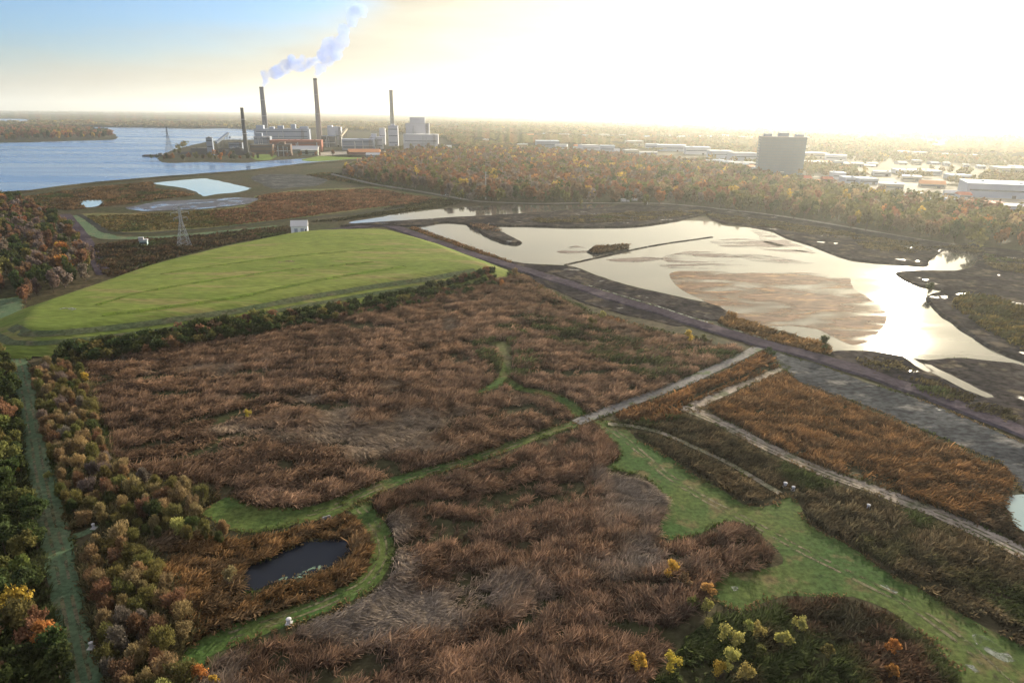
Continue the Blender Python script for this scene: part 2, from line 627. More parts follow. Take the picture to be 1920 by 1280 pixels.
sheet('pond', [(1880, 938), (1925, 928), (1960, 960), (1930, 1002), (1905, 988), (1888, 962)], CYANPOND, .30, 'small greenish pond at the foot of the reeds by the ash strip', rough=.6, step=2)
sheet('pond', [(446, 1082), (462, 1064), (500, 1048), (560, 1018), (600, 1010), (650, 1012), (658, 1036), (612, 1068), (560, 1084), (500, 1098), (458, 1116)], DARKPOND, .12,
      'small dark pond ringed by reeds near the winding lane', rough=.5, step=2)
WC = surf_mat('duckweed', (.16, .22, .17), (.10, .15, .10), None, .5, 2, fine=.3, holes=(.9, .5, .58))
for q in ([(545, 1083), (565, 1074), (598, 1062), (622, 1056), (612, 1068), (580, 1078), (556, 1088)], [(516, 1092), (530, 1084), (540, 1084), (534, 1092)],
          [(560, 1062), (566, 1060), (570, 1063), (563, 1065)]):
    sheet('pond_weed', q, WC, .14, 'pale green weed floating on the small dark pond', rough=.5, step=1, kind='stuff', cut=False)

# ---- mats of scum and mud on the big pond
sheet('scum_mat', [(1262, 514), (1300, 510), (1340, 511), (1400, 516), (1500, 513), (1590, 517), (1612, 535), (1640, 556), (1655, 585), (1646, 612), (1612, 634), (1578, 642),
                   (1548, 628), (1520, 612), (1480, 606), (1440, 606), (1398, 596), (1352, 574), (1300, 556), (1270, 536)], MAT_ALGAE, .16,
      'broad tan scum mat floating on the large pond', rough=8, step=3, kind='stuff', cut=False)
for q in ([(1320, 452), (1380, 447), (1440, 452), (1480, 462), (1520, 470), (1490, 474), (1420, 466), (1350, 462)], [(1230, 482), (1290, 472), (1350, 474), (1400, 484), (1340, 492), (1260, 494)],
          [(1370, 476), (1440, 478), (1500, 488), (1540, 496), (1470, 496), (1400, 488)], [(1400, 432), (1440, 436), (1480, 452), (1530, 474), (1500, 472), (1440, 455)],
          [(1130, 486), (1190, 480), (1240, 484), (1190, 492)], [(1040, 472), (1080, 462), (1100, 466), (1080, 476)], [(1240, 498), (1330, 496), (1420, 502), (1340, 507), (1260, 506)]):
    sheet('scum_streak', q, SCUM, .15, 'grey scum streak drifting on the large pond', rough=5, step=3, kind='stuff', cut=False)

# ---- dark banks and mud flats, raised above the water
def bank(px, z, label, mat=None, rough=1.2, step=4, skirt=1.6, name='mud_bank', cut=False):
    return sheet(name, px, mat or MUD, z, label, rough, step, skirt=skirt, cut=cut)

bank([(640, 424), (700, 419), (860, 409), (1000, 401), (1125, 391), (1165, 386), (1230, 386), (1300, 389), (1340, 394), (1310, 405), (1275, 413), (1235, 420), (1180, 426),
      (1080, 427), (1010, 425), (950, 424), (900, 424), (870, 420), (830, 418), (780, 425), (700, 424)], 1.2, 'black mud flat between the narrow pond and the large pond', cut=True)
bank([(876, 421), (906, 424), (930, 432), (955, 445), (978, 456), (968, 459), (945, 456), (918, 446), (895, 432)], 1.6, 'dark spit of land reaching into the large pond')
ribbon('mud_bank', [(1060, 497), (1110, 486), (1160, 475), (1200, 466), (1250, 457), (1300, 450), (1335, 445)], 2.6, MUD, .1, 'thin dark dyke crossing the large pond', ((-1, -.1), (-.4, .5), (.4, .5), (1, -.1)), cut=False)
bank([(1104, 474), (1112, 466), (1140, 464), (1174, 462), (1178, 468), (1150, 474), (1120, 478)], .8, 'low reedy islet on the dyke in the large pond', skirt=1)
bank([(1448, 434), (1400, 424), (1360, 420), (1330, 408), (1345, 396), (1420, 402), (1500, 414), (1600, 431), (1700, 447), (1800, 462), (1925, 476), (1960, 560), (1925, 590),
      (1800, 550), (1730, 538), (1692, 523), (1684, 512), (1730, 509.5), (1790, 510), (1824, 502), (1836, 486), (1834, 460), (1802, 460), (1768, 469), (1738, 490), (1732, 499), (1680, 496),
      (1600, 488), (1560, 476), (1520, 460), (1476, 447)], 1.0, 'dark wet mud flat with shining pools below the forest', cut=True, rough=.4)
bank([(1780, 548), (1830, 556), (1925, 592), (1990, 640), (1985, 700), (1930, 681), (1862, 654), (1802, 618), (1765, 590), (1748, 570), (1748, 554)], 1.2, 'dark bank curving along the large pond under shrubs', cut=True)
bank([(1562, 661), (1640, 661), (1690, 669), (1735, 677), (1800, 673), (1850, 677), (1925, 689), (1990, 760), (1960, 812), (1860, 792), (1780, 762), (1700, 735), (1640, 708), (1590, 690)],
     0.5, 'black mud with bright wet streaks beside the haul road', cut=True)
for q in ([(1732, 684), (1745, 686), (1765, 697), (1790, 708), (1828, 728), (1862, 746), (1850, 748), (1812, 734), (1776, 716), (1750, 702)], [(1686, 664), (1700, 668), (1728, 684), (1750, 698), (1738, 700), (1710, 684)]):
    sheet('pond', q, POND, .56, 'narrow shining drain through the black mud', rough=.4, step=2, cut=False)
bank([(962, 492), (1002, 497), (1070, 501), (1128, 522), (1200, 542), (1270, 558), (1338, 572), (1374, 596), (1340, 600), (1280, 590), (1200, 566), (1120, 540), (1040, 515), (985, 502)], .5,
     'black mud slope between the haul road and the large pond', cut=True)
bank([(980, 508), (1040, 520), (1130, 552), (1200, 574), (1290, 606), (1270, 612), (1200, 596), (1120, 575), (1070, 556), (1010, 530)], .25, 'dark ash patch along the near side of the haul road', skirt=1, cut=True)
for q in ([(236, 390), (262, 384), (300, 378), (380, 374), (440, 371), (482, 372), (468, 381), (390, 391), (320, 394), (270, 396)],):
    sheet('ash_strip', q, surf_mat('slate_mud', (.035, .04, .055), (.06, .065, .085), None, .03, .3, .8, .2, wet=(.05, .52, .62, .08)), .14, 'slate coloured ash strip with glinting puddles below the pale pond', rough=2)
sheet('ash_flat', [(470, 334), (495, 327), (560, 327), (612, 337), (592, 349), (545, 352), (510, 354)], ASH, .12, 'grey ash flat beside the pale settling pond', rough=2)
sheet('ash_strip', [(1440, 656), (1480, 668), (1560, 694), (1640, 722), (1760, 764), (1925, 836), (2000, 900), (1960, 960), (1920, 920), (1882, 872), (1800, 838), (1640, 768), (1500, 716), (1470, 692)], ASH, .2,
      'blue grey wet ash strip between the haul road and the brown reeds', rough=1, step=3)

# ---- roads, tracks, lanes
ROADPROF = ((-1, -.45), (-.8, .2), (.8, .2), (1, -.45))
ribbon('road', [(560, 441), (640, 430), (700, 424), (735, 425), (800, 448), (860, 470), (930, 491), (1000, 512), (1080, 537), (1150, 560), (1230, 583), (1300, 606), (1370, 627), (1440, 648), (1520, 668), (1600, 692),
                (1680, 720), (1760, 748), (1840, 780), (1930, 815), (2100, 880)], [12, 12, 12, 12] + [11] * 6 + [10] * 6 + [9] * 5, ASPHALT, .55,
       'dark purplish gravel haul road running past the large pond', ROADPROF, wob=.25, step=4)
ribbon('road_verge', [(1090, 533), (1160, 555), (1230, 576), (1300, 599), (1372, 620), (1440, 640)], 1.2, PALE, .80, 'pale gravel line along the edge of the haul road', wob=.5)
ribbon('track', [(1436, 648), (1418, 654), (1370, 678), (1300, 710), (1240, 733), (1180, 755), (1120, 777), (1080, 793)], [5, 4.6, 4.6, 4.8, 4.8, 4.8, 4.6, 4.2], surf_mat('grey_track', (.13, .125, .12), (.18, .17, .16), (.09, .11, .06), .05, .7, fine=.3), .2,
       'grey gravel track branching off the haul road', wob=.2)
ribbon('lane', [(1100, 786), (1060, 800), (1000, 820), (900, 855), (800, 885), (720, 909), (660, 936), (610, 956), (560, 966), (510, 972), (460, 972), (400, 944)], [3.8, 4.2, 4.2, 4.2, 4.4, 5, 6, 6.5, 7, 9.5, 10, 8], GRASS, .05,
       'mown green lane winding between the brown reed beds', wob=.25, step=2)
ribbon('lane', [(640, 946), (672, 950), (692, 972), (714, 1005), (718, 1035), (708, 1066), (680, 1096), (630, 1122), (560, 1150), (490, 1172), (430, 1192), (375, 1222), (355, 1250)], [4.8, 5, 5, 5, 5, 5, 5, 5, 5.4, 5.6, 5.8, 5.6, 4.6], GRASS, .06,
       'mown green lane curving round the small dark pond', wob=.2, step=2)
ribbon('lane', [(6, 560), (14, 600), (24, 640), (36, 690), (50, 745), (66, 830), (78, 900), (95, 980), (112, 1040), (124, 1110), (138, 1180), (150, 1240), (165, 1310), (190, 1420)], [16, 14, 7.5, 6.3, 6.1, 6.1, 6.1, 6.1, 5.6, 5.4, 5.2, 5.2, 5.2, 5.2], LANE_GRASS, .05,
       'straight grey green lane along the dark woods', wob=.2, step=2)
ribbon('lane', [(112, 1010), (140, 1005), (165, 996), (182, 984)], [3, 2.6, 2.4, 2.2], LANE_GRASS, .04, 'short stub of lane leading to the white post', step=1)
ribbon('lane', [(938, 640), (950, 668), (948, 700), (928, 722), (890, 738)], [7, 5, 4.5, 4, 3], GRASS, .04, 'green gap curving through the wide brown reed bed', wob=.4, step=2)
ribbon('lane', [(946, 706), (972, 727), (1026, 738), (1068, 756), (1092, 780)], [3.5, 3.6, 4, 4.6, 5], GRASS, .045, 'green gap linking the reed clearing to the gravel track', wob=.4, step=2)
ribbon('track', [(1285, 764), (1330, 782), (1380, 806), (1440, 838), (1500, 866), (1560, 890), (1630, 914), (1700, 940), (1760, 962), (1820, 988), (1880, 1016), (1930, 1042), (2050, 1110)], [5.5] + [4.8] * 8 + [5.4] * 4, DIRT, .06,
       'pale dirt track below the rectangular reed bed', wob=.25, step=2)
ribbon('track', [(1290, 768), (1320, 752), (1370, 730), (1430, 706), (1475, 686)], [5.5, 4.4, 3.8, 3.4, 3], DIRT, .05, 'short dirt spur between two reed hedges', wob=.3, step=2)
ribbon('track', [(1140, 795), (1190, 800), (1240, 812), (1300, 838), (1360, 866), (1420, 900), (1462, 926)], [2.2, 2, 1.8, 1.7, 1.7, 1.7, 2], surf_mat('worn_path', (.15, .15, .09), (.20, .17, .13), None, .1, .8), .22, 'worn footpath beside the green corridor', wob=.3, step=2)
sheet('lawn', [(1112, 792), (1135, 788), (1180, 802), (1196, 822), (1260, 862), (1330, 905), (1400, 945), (1440, 948), (1480, 928), (1500, 950), (1520, 985), (1590, 1020), (1640, 1056), (1700, 1090), (1790, 1146), (1850, 1180), (1940, 1222),
                (2000, 1330), (1820, 1330), (1780, 1240), (1722, 1180), (1662, 1140), (1600, 1118), (1520, 1116), (1460, 1120), (1400, 1142), (1350, 1132), (1332, 1105), (1350, 1082), (1400, 1066), (1470, 1056), (1462, 1030), (1420, 996),
                (1372, 974), (1336, 984), (1300, 1006), (1262, 1012), (1232, 1004), (1240, 960), (1244, 930), (1202, 892), (1150, 880), (1122, 876), (1162, 856), (1150, 826)], GRASS, .04, 'green mown corridor widening towards the bare pale patch', rough=.8, step=2)
for q, l in (([(1824, 1192), (1840, 1190), (1868, 1204), (1890, 1222), (1896, 1236), (1880, 1240), (1850, 1222), (1832, 1208)], 'large bare pale patch on the green corridor'),
             ([(1650, 1096), (1664, 1098), (1682, 1110), (1676, 1114), (1658, 1106)], 'small bare grey patch halfway along the green corridor'),
             ([(1810, 1246), (1822, 1244), (1838, 1258), (1830, 1262)], 'small bare brownish patch beside the large pale patch'),
             ([(1370, 1100), (1382, 1099), (1386, 1106), (1376, 1108)], 'tiny bare grey spot in the bay of the green corridor')):
    sheet('bare_patch', q, PALE, .055, l, rough=.7, step=1, cut=False)
sheet('clearing', [(870, 632), (905, 622), (935, 612), (952, 628), (985, 660), (1010, 690), (975, 712), (958, 700), (940, 672), (910, 650)], surf_mat('thin_grass', (.085, .105, .035), (.10, .085, .05), None, .05, .6), .1,
      'thin green clearing inside the wide reed bed', rough=1.5, step=3, cut=False)
# fields beyond the mound
MEADOW = surf_mat('meadow', (.085, .10, .035), (.11, .085, .04), (.075, .11, .04), .02, .2, fine=.35, bump=.3, bscale=.3)
sheet('field', [(150, 402), (230, 436), (330, 432), (430, 424), (545, 412), (660, 396), (760, 383), (840, 372), (760, 360), (700, 350), (660, 352), (560, 356), (480, 368), (460, 384), (380, 394), (270, 399)], MEADOW, .06, 'flat brownish field behind the green mound', rough=2, cut=False)
ribbon('ditch', [(148, 402), (165, 412), (185, 426), (205, 437), (300, 436), (430, 425), (560, 410), (660, 402), (760, 388)], 5, surf_mat('ditch_mud', (.02, .022, .02), (.035, .035, .03)), .14, 'dark ditch framing the brownish field behind the mound', cut=True)
ribbon('lane', [(140, 404), (160, 420), (180, 436), (210, 446), (300, 445), (400, 436), (520, 424)], [12, 12, 14, 12, 10, 9, 7], LANE_GRASS, .10, 'grassy strip outside the ditch behind the mound')
ribbon('road', [(122, 402), (140, 424), (160, 450), (176, 478), (196, 515)], [9, 9, 8.5, 8, 8], ASPHALT, .2, 'short dark road beside the autumn woods', wob=.1)
ribbon('road', [(620, 326), (700, 345), (780, 358), (860, 372), (900, 378), (1000, 382), (1100, 381), (1240, 382), (1340, 391), (1420, 400), (1500, 411), (1600, 428), (1700, 446), (1800, 461), (1930, 474), (2100, 500)], 8, surf_mat('perimeter_road', (.12, .12, .11), (.16, .15, .13)), .25,
       'grey perimeter road at the foot of the autumn forest', wob=.1, step=10)
ribbon('dyke', [(0, 364), (60, 360), (150, 348), (290, 335), (400, 327), (470, 321), (560, 311), (640, 304), (720, 298)], 9, surf_mat('dyke_scrub', (.03, .03, .018), (.05, .04, .02)), .1, 'dark scrubby river dyke along the near bank', ((-1, -.1), (-.5, 2.2), (.5, 2.2), (1, -.1)), step=12)
sheet('lawn', [(565, 300), (600, 293), (650, 290), (690, 291), (695, 295), (650, 299), (590, 303)], surf_mat('plant_lawn', (.10, .16, .03), (.13, .18, .04)), .15, 'strip of green lawn in front of the power plant', rough=2, step=10)
sheet('lawn', [(470, 294), (490, 290), (520, 292), (505, 300), (480, 300)], surf_mat('plant_lawn', (.10, .16, .03), (.13, .18, .04)), .15, 'small green lawn beside the dark stack', rough=2, step=10)
YARD = surf_mat('yard_paving', (.24, .22, .19), (.32, .28, .22), (.14, .14, .13), .01, .1, fine=.2)
for q, l in (([(1556, 340), (1640, 334), (1765, 336), (1765, 350), (1690, 362), (1600, 356)], 'sunlit paved yards among the distant sheds'), ([(1330, 300), (1420, 300), (1420, 312), (1360, 312)], 'pale parking lot left of the office block'),
             ([(620, 284), (760, 284), (770, 292), (690, 296), (600, 292)], 'pale paved yard of the power plant'), ([(1500, 320), (1560, 322), (1590, 332), (1520, 332)], 'paved yard behind the office block'), ([(1770, 356), (1930, 366), (1930, 402), (1800, 396)], 'paved yard around the blue grey warehouse')):
    sheet('yard', q, YARD, .15, l, rough=4, step=20, cut=False)


# ---- green capped mound
def mound():
    crest = GP([(48, 612), (110, 613), (200, 602), (330, 586), (440, 570), (560, 548), (700, 525), (800, 511), (880, 499), (898, 492), (850, 473), (790, 450), (722, 430), (660, 429), (600, 431), (545, 437), (470, 452),
                (420, 462), (300, 492), (200, 526), (110, 556), (60, 580)], 6.5)
    crest = spline(crest, 6, True)
    lo, hi = crest.min(0) - 30, crest.max(0) + 30
    st = 2.2
    nx, ny = int((hi[0] - lo[0]) / st), int((hi[1] - lo[1]) / st)
    X, Y = np.meshgrid(np.linspace(lo[0], hi[0], nx), np.linspace(lo[1], hi[1], ny), indexing='ij')
    P = np.stack([X.ravel(), Y.ravel()], 1)
    ins = pip(P, crest)
    d = seg_dist(P, np.vstack([crest, crest[:1]]))
    h = np.where(ins, 6.5 + 2.2 * (1 - np.exp(-d / 45)), 6.5 * np.clip(1 - d / 19, -.05, 1))
    h = np.where(ins & (d < 4), h, h) + (fbm(P[:, 0] / 18, P[:, 1] / 18, 3, 5) - .5) * .5
    keep = ins | (d < 20)
    idx = np.arange(nx * ny).reshape(nx, ny)
    q = np.stack([idx[:-1, :-1], idx[1:, :-1], idx[1:, 1:], idx[:-1, 1:]], -1).reshape(-1, 4)
    q = q[keep[q].all(1)]
    used, inv = np.unique(q, return_inverse=True)
    V = np.column_stack([P, h])[used]
    me = np_mesh('grassy_mound', V, inv.reshape(-1, 4), smooth=True)
    me.materials.append(MOUND_GRASS)
    o = link('grassy_mound', me)
    tag(o, 'low flat topped mound of bright green mown grass', 'mound', None, 'structure')
    side = ins | (d < 16)
    VIS.append(crest)
    return crest


CREST = mound()


def offset_line(px, off):
    P = spline(GP(px), 2)
    tg = np.gradient(P, axis=0)
    tg /= np.maximum(1e-6, np.hypot(*tg.T))[:, None]
    return P + np.stack([-tg[:, 1], tg[:, 0]], 1) * off


RUT = surf_mat('wheel_rut', (.10, .095, .05), (.13, .115, .075), (.08, .10, .04), .1, .9, fine=.4, holes=(.30, .40, .56))
for px, w_, sep_, lb in (([(1100, 786), (1060, 800), (1000, 820), (900, 855), (800, 885), (720, 909), (660, 936), (610, 956), (560, 966)], .55, .8, 'worn wheel ruts in the winding green lane'),
                         ([(672, 950), (692, 972), (714, 1005), (718, 1035), (708, 1066), (680, 1096), (630, 1122), (560, 1150), (490, 1172), (430, 1192)], .5, .8, 'worn wheel ruts in the lane round the dark pond'),
                         ([(24, 640), (36, 690), (50, 745), (66, 830), (78, 900), (95, 980), (112, 1040), (124, 1110), (138, 1180), (150, 1240), (165, 1310)], .6, .85, 'worn wheel ruts in the straight lane'),
                         ([(1140, 800), (1180, 830), (1250, 890), (1330, 940), (1420, 985), (1500, 1030), (1600, 1080), (1700, 1130), (1800, 1200), (1900, 1290)], .7, .9, 'faint wheel ruts along the green corridor'),
                         ([(1290, 768), (1330, 784), (1440, 840), (1560, 892), (1700, 942), (1820, 990), (1930, 1044)], .6, .75, 'darker wheel ruts in the pale dirt track')):
    for sg in (-1, 1):
        ribbon('wheel_rut', offset_line(px, sg * sep_), w_, RUT, .085, lb, wob=.5, step=2, cut=False, world=True)


def drape(name, line, width, mat, label):
    P = spline(line, 3)
    tg = np.gradient(P, axis=0)
    tg /= np.maximum(1e-6, np.hypot(*tg.T))[:, None]
    nr = np.stack([-tg[:, 1], tg[:, 0]], 1)
    V, Fq = [], []
    for u in np.linspace(-.5, .5, 6):
        Q = P + nr * (u * width * (1 + .5 * (fbm(P[:, 0] / 7, P[:, 1] / 7 + u, 3, 8) - .5)))[:, None]
        V.append(np.column_stack([Q, mound_height(Q) + .12]))
    V = np.stack(V, 1)
    n, m = V.shape[:2]
    idx = np.arange(n * m).reshape(n, m)
    q = np.stack([idx[:-1, :-1], idx[:-1, 1:], idx[1:, 1:], idx[1:, :-1]], -1).reshape(-1, 4)
    me = np_mesh(name, V.reshape(-1, 3), q, smooth=True)
    if sum(p.normal.z for p in me.polygons) < 0:
        me.flip_normals()
    me.materials.append(mat)
    return tag(link(name, me), label, 'track', None, 'structure')


def mound_height(P):
    d = seg_dist(P, np.vstack([CREST, CREST[:1]]))
    h = np.where(pip(P, CREST), 6.5 + 2.2 * (1 - np.exp(-d / 45)), 6.5 * np.clip(1 - d / 19, -.05, 1))
    return h + (fbm(P[:, 0] / 18, P[:, 1] / 18, 3, 5) - .5) * .5


BANK_GRASS = surf_mat('rough_bank_grass', (.055, .075, .035), (.075, .085, .045), (.09, .085, .05), .05, .6, fine=.4, holes=(.12, .28, .42))  # dark rough grass for the strips on the mound's near slope
nearedge = GP([(40, 604), (60, 616), (110, 616), (200, 606), (330, 590), (440, 574), (560, 552), (700, 529), (800, 515), (885, 501)], 6.0)
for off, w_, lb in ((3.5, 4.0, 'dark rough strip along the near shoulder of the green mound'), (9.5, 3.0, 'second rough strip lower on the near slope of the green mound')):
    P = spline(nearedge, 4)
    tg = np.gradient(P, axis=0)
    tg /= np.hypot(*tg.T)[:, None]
    drape('mound_track', P + np.stack([tg[:, 1], -tg[:, 0]], 1) * off, w_, BANK_GRASS, lb)
FAINT = surf_mat('faint_mowing_line', (.078, .122, .017), (.10, .14, .02), None, .05, .5, fine=.3, holes=(.06, .30, .62))
for px, w_, lb in (([(190, 586), (330, 570), (450, 552), (560, 530), (640, 515), (760, 497)], 4, 'faint darker mowing line across the green mound, nearest the reeds'),
                   ([(180, 570), (260, 548), (380, 528), (520, 508), (700, 490)], 3, 'faint darker mowing line in the middle of the green mound'),
                   ([(300, 512), (400, 498), (520, 484), (600, 476), (720, 466)], 3, 'faint darker mowing line far across the green mound')):
    drape('mowing_line', GP(px, 8), w_, FAINT, lb)
drape('mowing_line', GP([(522, 492), (540, 489), (552, 490)], 8.4), 2.5, surf_mat('bare_scar', (.12, .085, .06), (.15, .11, .08), None, .2, .8, holes=(.3, .4, .55)), 'small brown scar in the grass of the green mound')
drape('mowing_line', GP([(112, 577), (128, 575), (140, 579)], 7.5), 2.2, PALE, 'small grey bare spot near the tip of the green mound')

# ------------------------------------------------------------------ reeds: thousands of leaning stalk clumps
VISA = VIS


def open_ground(P, H):
    """False where a stalk of height H would stand on, or hide, the open ground traced above"""
    bad = np.zeros(len(P), bool)
    k = CAM_H / (CAM_H - H)
    lo, hi = P.min(0) - 15, P.max(0) * 1.0 + 15
    for poly in VISA:
        if (poly.max(0) < lo).any() or (poly.min(0) > hi * np.maximum(k.max(), 1) + 30).any():
            continue
        for f in (0, .35, .7, 1):
            Q = P * (1 + f * (k - 1))[:, None]
            bad |= pip(Q, poly)
    return ~bad


def blades(name, P, H, ldir, lean, col, nb, width, z0=None, spread=.5, seed=0, mat=None, tipw=.75, calm=None):
    rg = np.random.default_rng(seed)
    n = len(P)
    P = np.repeat(P, nb, 0) + rg.normal(0, spread, (n * nb, 2))
    H = np.repeat(H, nb) * rg.uniform(.75, 1.12, n * nb)
    a = np.repeat(ldir, nb) + rg.normal(0, .75, n * nb) * (1 if calm is None else np.repeat(1 - .65 * calm, nb))
    le = np.clip(np.repeat(lean, nb) + rg.normal(0, .26, n * nb), 0, 1.4)
    c = np.repeat(col * rg.uniform(.7, 1.25, (n, 1)), nb, 0) * rg.uniform(.6, 1.3, (n * nb, 1))
    z = np.zeros(n * nb) if z0 is None else np.repeat(z0, nb)
    m = n * nb
    wd = (np.repeat(width, nb) if not np.isscalar(width) else width) * rg.uniform(.6, 1.3, m)
    pa = rg.uniform(0, math.pi, m)
    pa = np.where(le > .8, a + math.pi / 2, pa)
    px, py = np.cos(pa) * wd / 2, np.sin(pa) * wd / 2
    dx, dy = np.cos(a), np.sin(a)
    V = np.zeros((m, 6, 3))
    def put(i, sgn, f, t, wk):
        ang = le * t
        r = H * f * np.sin(ang)
        V[:, i, 0] = P[:, 0] + dx * r + sgn * px * wk
        V[:, i, 1] = P[:, 1] + dy * r + sgn * py * wk
        V[:, i, 2] = z + H * f * np.cos(ang)
    put(0, -1, 0, 0, .7); put(1, 1, 0, 0, .7)
    put(2, -1, .55, .55, 1); put(3, 1, .55, .55, 1)
    put(4, -1, 1, 1, tipw); put(5, 1, 1, 1, tipw)
    b = np.arange(m)[:, None] * 6
    Q = np.stack([b + np.array([0, 1, 3, 2]), b + np.array([2, 3, 5, 4])], 1).reshape(-1, 4)
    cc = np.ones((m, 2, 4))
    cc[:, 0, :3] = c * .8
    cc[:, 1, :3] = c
    me = np_mesh(name, V.reshape(-1, 3), Q, 4, {'col': ('FLOAT_COLOR', cc.reshape(-1, 4))})
    me.materials.append(mat or REED)
    return link(name, me)


def grid_in(poly, st, rg):
    lo, hi = poly.min(0), poly.max(0)
    X, Y = np.meshgrid(np.arange(lo[0], hi[0], st), np.arange(lo[1], hi[1], st))
    P = np.stack([X.ravel(), Y.ravel()], 1) + rg.uniform(-.48, .48, (X.size, 2)) * st
    return P[pip(P, poly)]


NREED = [0]


def reed_bed(px, label, st=1.0, H=3.0, flow=10, nb=4, wd=.45, pal=None, gaps=.33, lodged=.69, seed=1, name='reeds', z0=0.0, leanb=.66, cut=True, greens=.0, lodge_at=()):
    rg = np.random.default_rng(seed)
    poly = spline(GP(px), 3, True)
    P = grid_in(poly, st, rg)
    x, y = P[:, 0], P[:, 1]
    f = R(flow)
    # coordinates along / across the way the reeds are combed, warped so the streaks swirl
    wx = (fbm(x / 38, y / 38, 3, seed + 3) - .5) * 60
    wy = (fbm(x / 38, y / 38, 3, seed + 4) - .5) * 60
    u = (x + wx * .5) * math.cos(f) + (y + wy * .5) * math.sin(f)
    v = -(x + wx * .5) * math.sin(f) + (y + wy * .5) * math.cos(f)
    streak = fbm(u / 14, v / 4.2, 4, seed + 7)
    big = fbm(x / 45, y / 45, 3, seed + 11)
    lod = fbm(x / 26, y / 26, 3, seed + 21)
    for (lx, ly, lr) in lodge_at:
        c = G(lx, ly)
        lod = lod + .11 * np.exp(-((x - c[0]) ** 2 + (y - c[1]) ** 2) / (lr * lr))
    isl = np.clip((lod - lodged) / .16, 0, .85)
    h = H * (.62 + .55 * np.clip((streak - .28) / .42, 0, 1) + .22 * (big - .5))
    clump = vn(x / (1.9 * st + .3), y / (1.9 * st + .3), seed + 71) * .6 + vn(x / (4.2 * st), y / (4.2 * st), seed + 72) * .4
    h = h * (.68 + .52 * np.clip((clump - .25) / .45, 0, 1))
    h = np.where(isl > 0, h * (1 + .15 * isl), h)
    ok = ((streak > gaps - .1 * isl) & (clump > .27 * (1 - .6 * isl))) | (rg.random(len(P)) < .08)
    if cut:
        top = P * (CAM_H / (CAM_H - h))[:, None]
        ok &= pip(top, poly)
        full = open_ground(P, h)
        low = ~full & open_ground(P, h * .4) & (rg.random(len(P)) < .8)
        h = np.where(low, h * .4, h)
        ok &= full | low
    ok0 = ok
    P, h, streak, big, isl, u, v, x, y = (q[ok] for q in (P, h, streak, big, isl, u, v, x, y))
    ang = f + (fbm(x / 22, y / 22, 3, seed + 31) - .5) * 4.2
    lean = leanb + .35 * fbm(x / 15, y / 15, 2, seed + 5) + isl * .85
    pal = pal or ((.29, .185, .118), (.165, .11, .078), (.30, .235, .17))
    a, b, c = (np.array(q) for q in pal)
    t = np.clip((fbm(u / 8, v / 2.2, 4, seed + 41) - .34) / .30, 0, 1)[:, None]
    col = b * (1 - t) + a * t
    col = col * (.55 + .75 * np.clip((clump[ok0] - .3) / .4, 0, 1))[:, None]
    t2 = np.clip((big - .45) / .2, 0, 1)[:, None]
    col = col * (1 - .25 * t2)
    col = col * (1 - isl[:, None]) + c * isl[:, None]
    if greens:
        g = np.clip((fbm(x / 20, y / 20, 3, seed + 61) - (1 - greens)) / .1, 0, 1)[:, None]
        col = col * (1 - g) + np.array((.06, .075, .028)) * g
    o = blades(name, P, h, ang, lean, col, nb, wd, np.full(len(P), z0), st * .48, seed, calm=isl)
    NREED[0] += len(P) * nb
    return tag(o, label, 'reeds', None, 'stuff')


reed_bed([(150, 672), (200, 655), (300, 640), (450, 612), (620, 575), (780, 548), (930, 518), (985, 510), (1010, 528), (1060, 560), (1100, 580), (1180, 604), (1260, 622), (1340, 634), (1405, 654), (1300, 700),
          (1180, 754), (1090, 788), (1000, 820), (900, 855), (800, 885), (720, 909), (640, 944), (580, 962), (510, 970), (420, 948), (380, 915), (260, 890), (215, 860), (190, 780), (165, 720)],
         'wide swirling rusty brown reed bed below the green mound', .95, 2.5, 4, 13, .17, seed=3, gaps=.39, lodge_at=((760, 740, 9), (600, 850, 14), (420, 800, 12), (700, 830, 9)))
reed_bed([(674, 940), (720, 911), (800, 887), (900, 857), (1000, 822), (1060, 802), (1108, 790), (1150, 805), (1170, 850), (1130, 876), (1160, 876), (1215, 892), (1255, 935), (1245, 1000), (1265, 1008), (1300, 1000), (1370, 966), (1430, 1000),
          (1450, 1050), (1400, 1074), (1355, 1086), (1330, 1110), (1290, 1160), (1262, 1200), (1200, 1290), (1150, 1400), (300, 1400), (360, 1270), (400, 1222), (430, 1194), (490, 1174), (560, 1152), (630, 1124), (682, 1098), (710, 1066), (720, 1035), (716, 1005), (694, 972)],
         'dark tangled brown reed bed at the foot of the picture with a bleached flattened patch', .70, 2.6, 24, 13, .14, seed=8, gaps=.41,
         pal=((.235, .145, .093), (.12, .08, .057), (.30, .245, .19)), lodge_at=((1150, 1080, 14), (1000, 1100, 9), (930, 1190, 10), (1200, 1100, 10)))
reed_bed([(1292, 768), (1330, 750), (1380, 728), (1478, 684), (1510, 708), (1560, 732), (1640, 766), (1720, 802), (1800, 834), (1882, 872), (1892, 900), (1830, 985), (1760, 960), (1700, 938), (1600, 902), (1500, 864), (1400, 814), (1330, 780)],
         'rectangular russet reed bed between the dirt track and the ash strip', .85, 2.5, -20, 7, .28, seed=14, gaps=.25, lodged=.8, pal=((.23, .125, .055), (.15, .09, .045), (.2, .15, .1)))
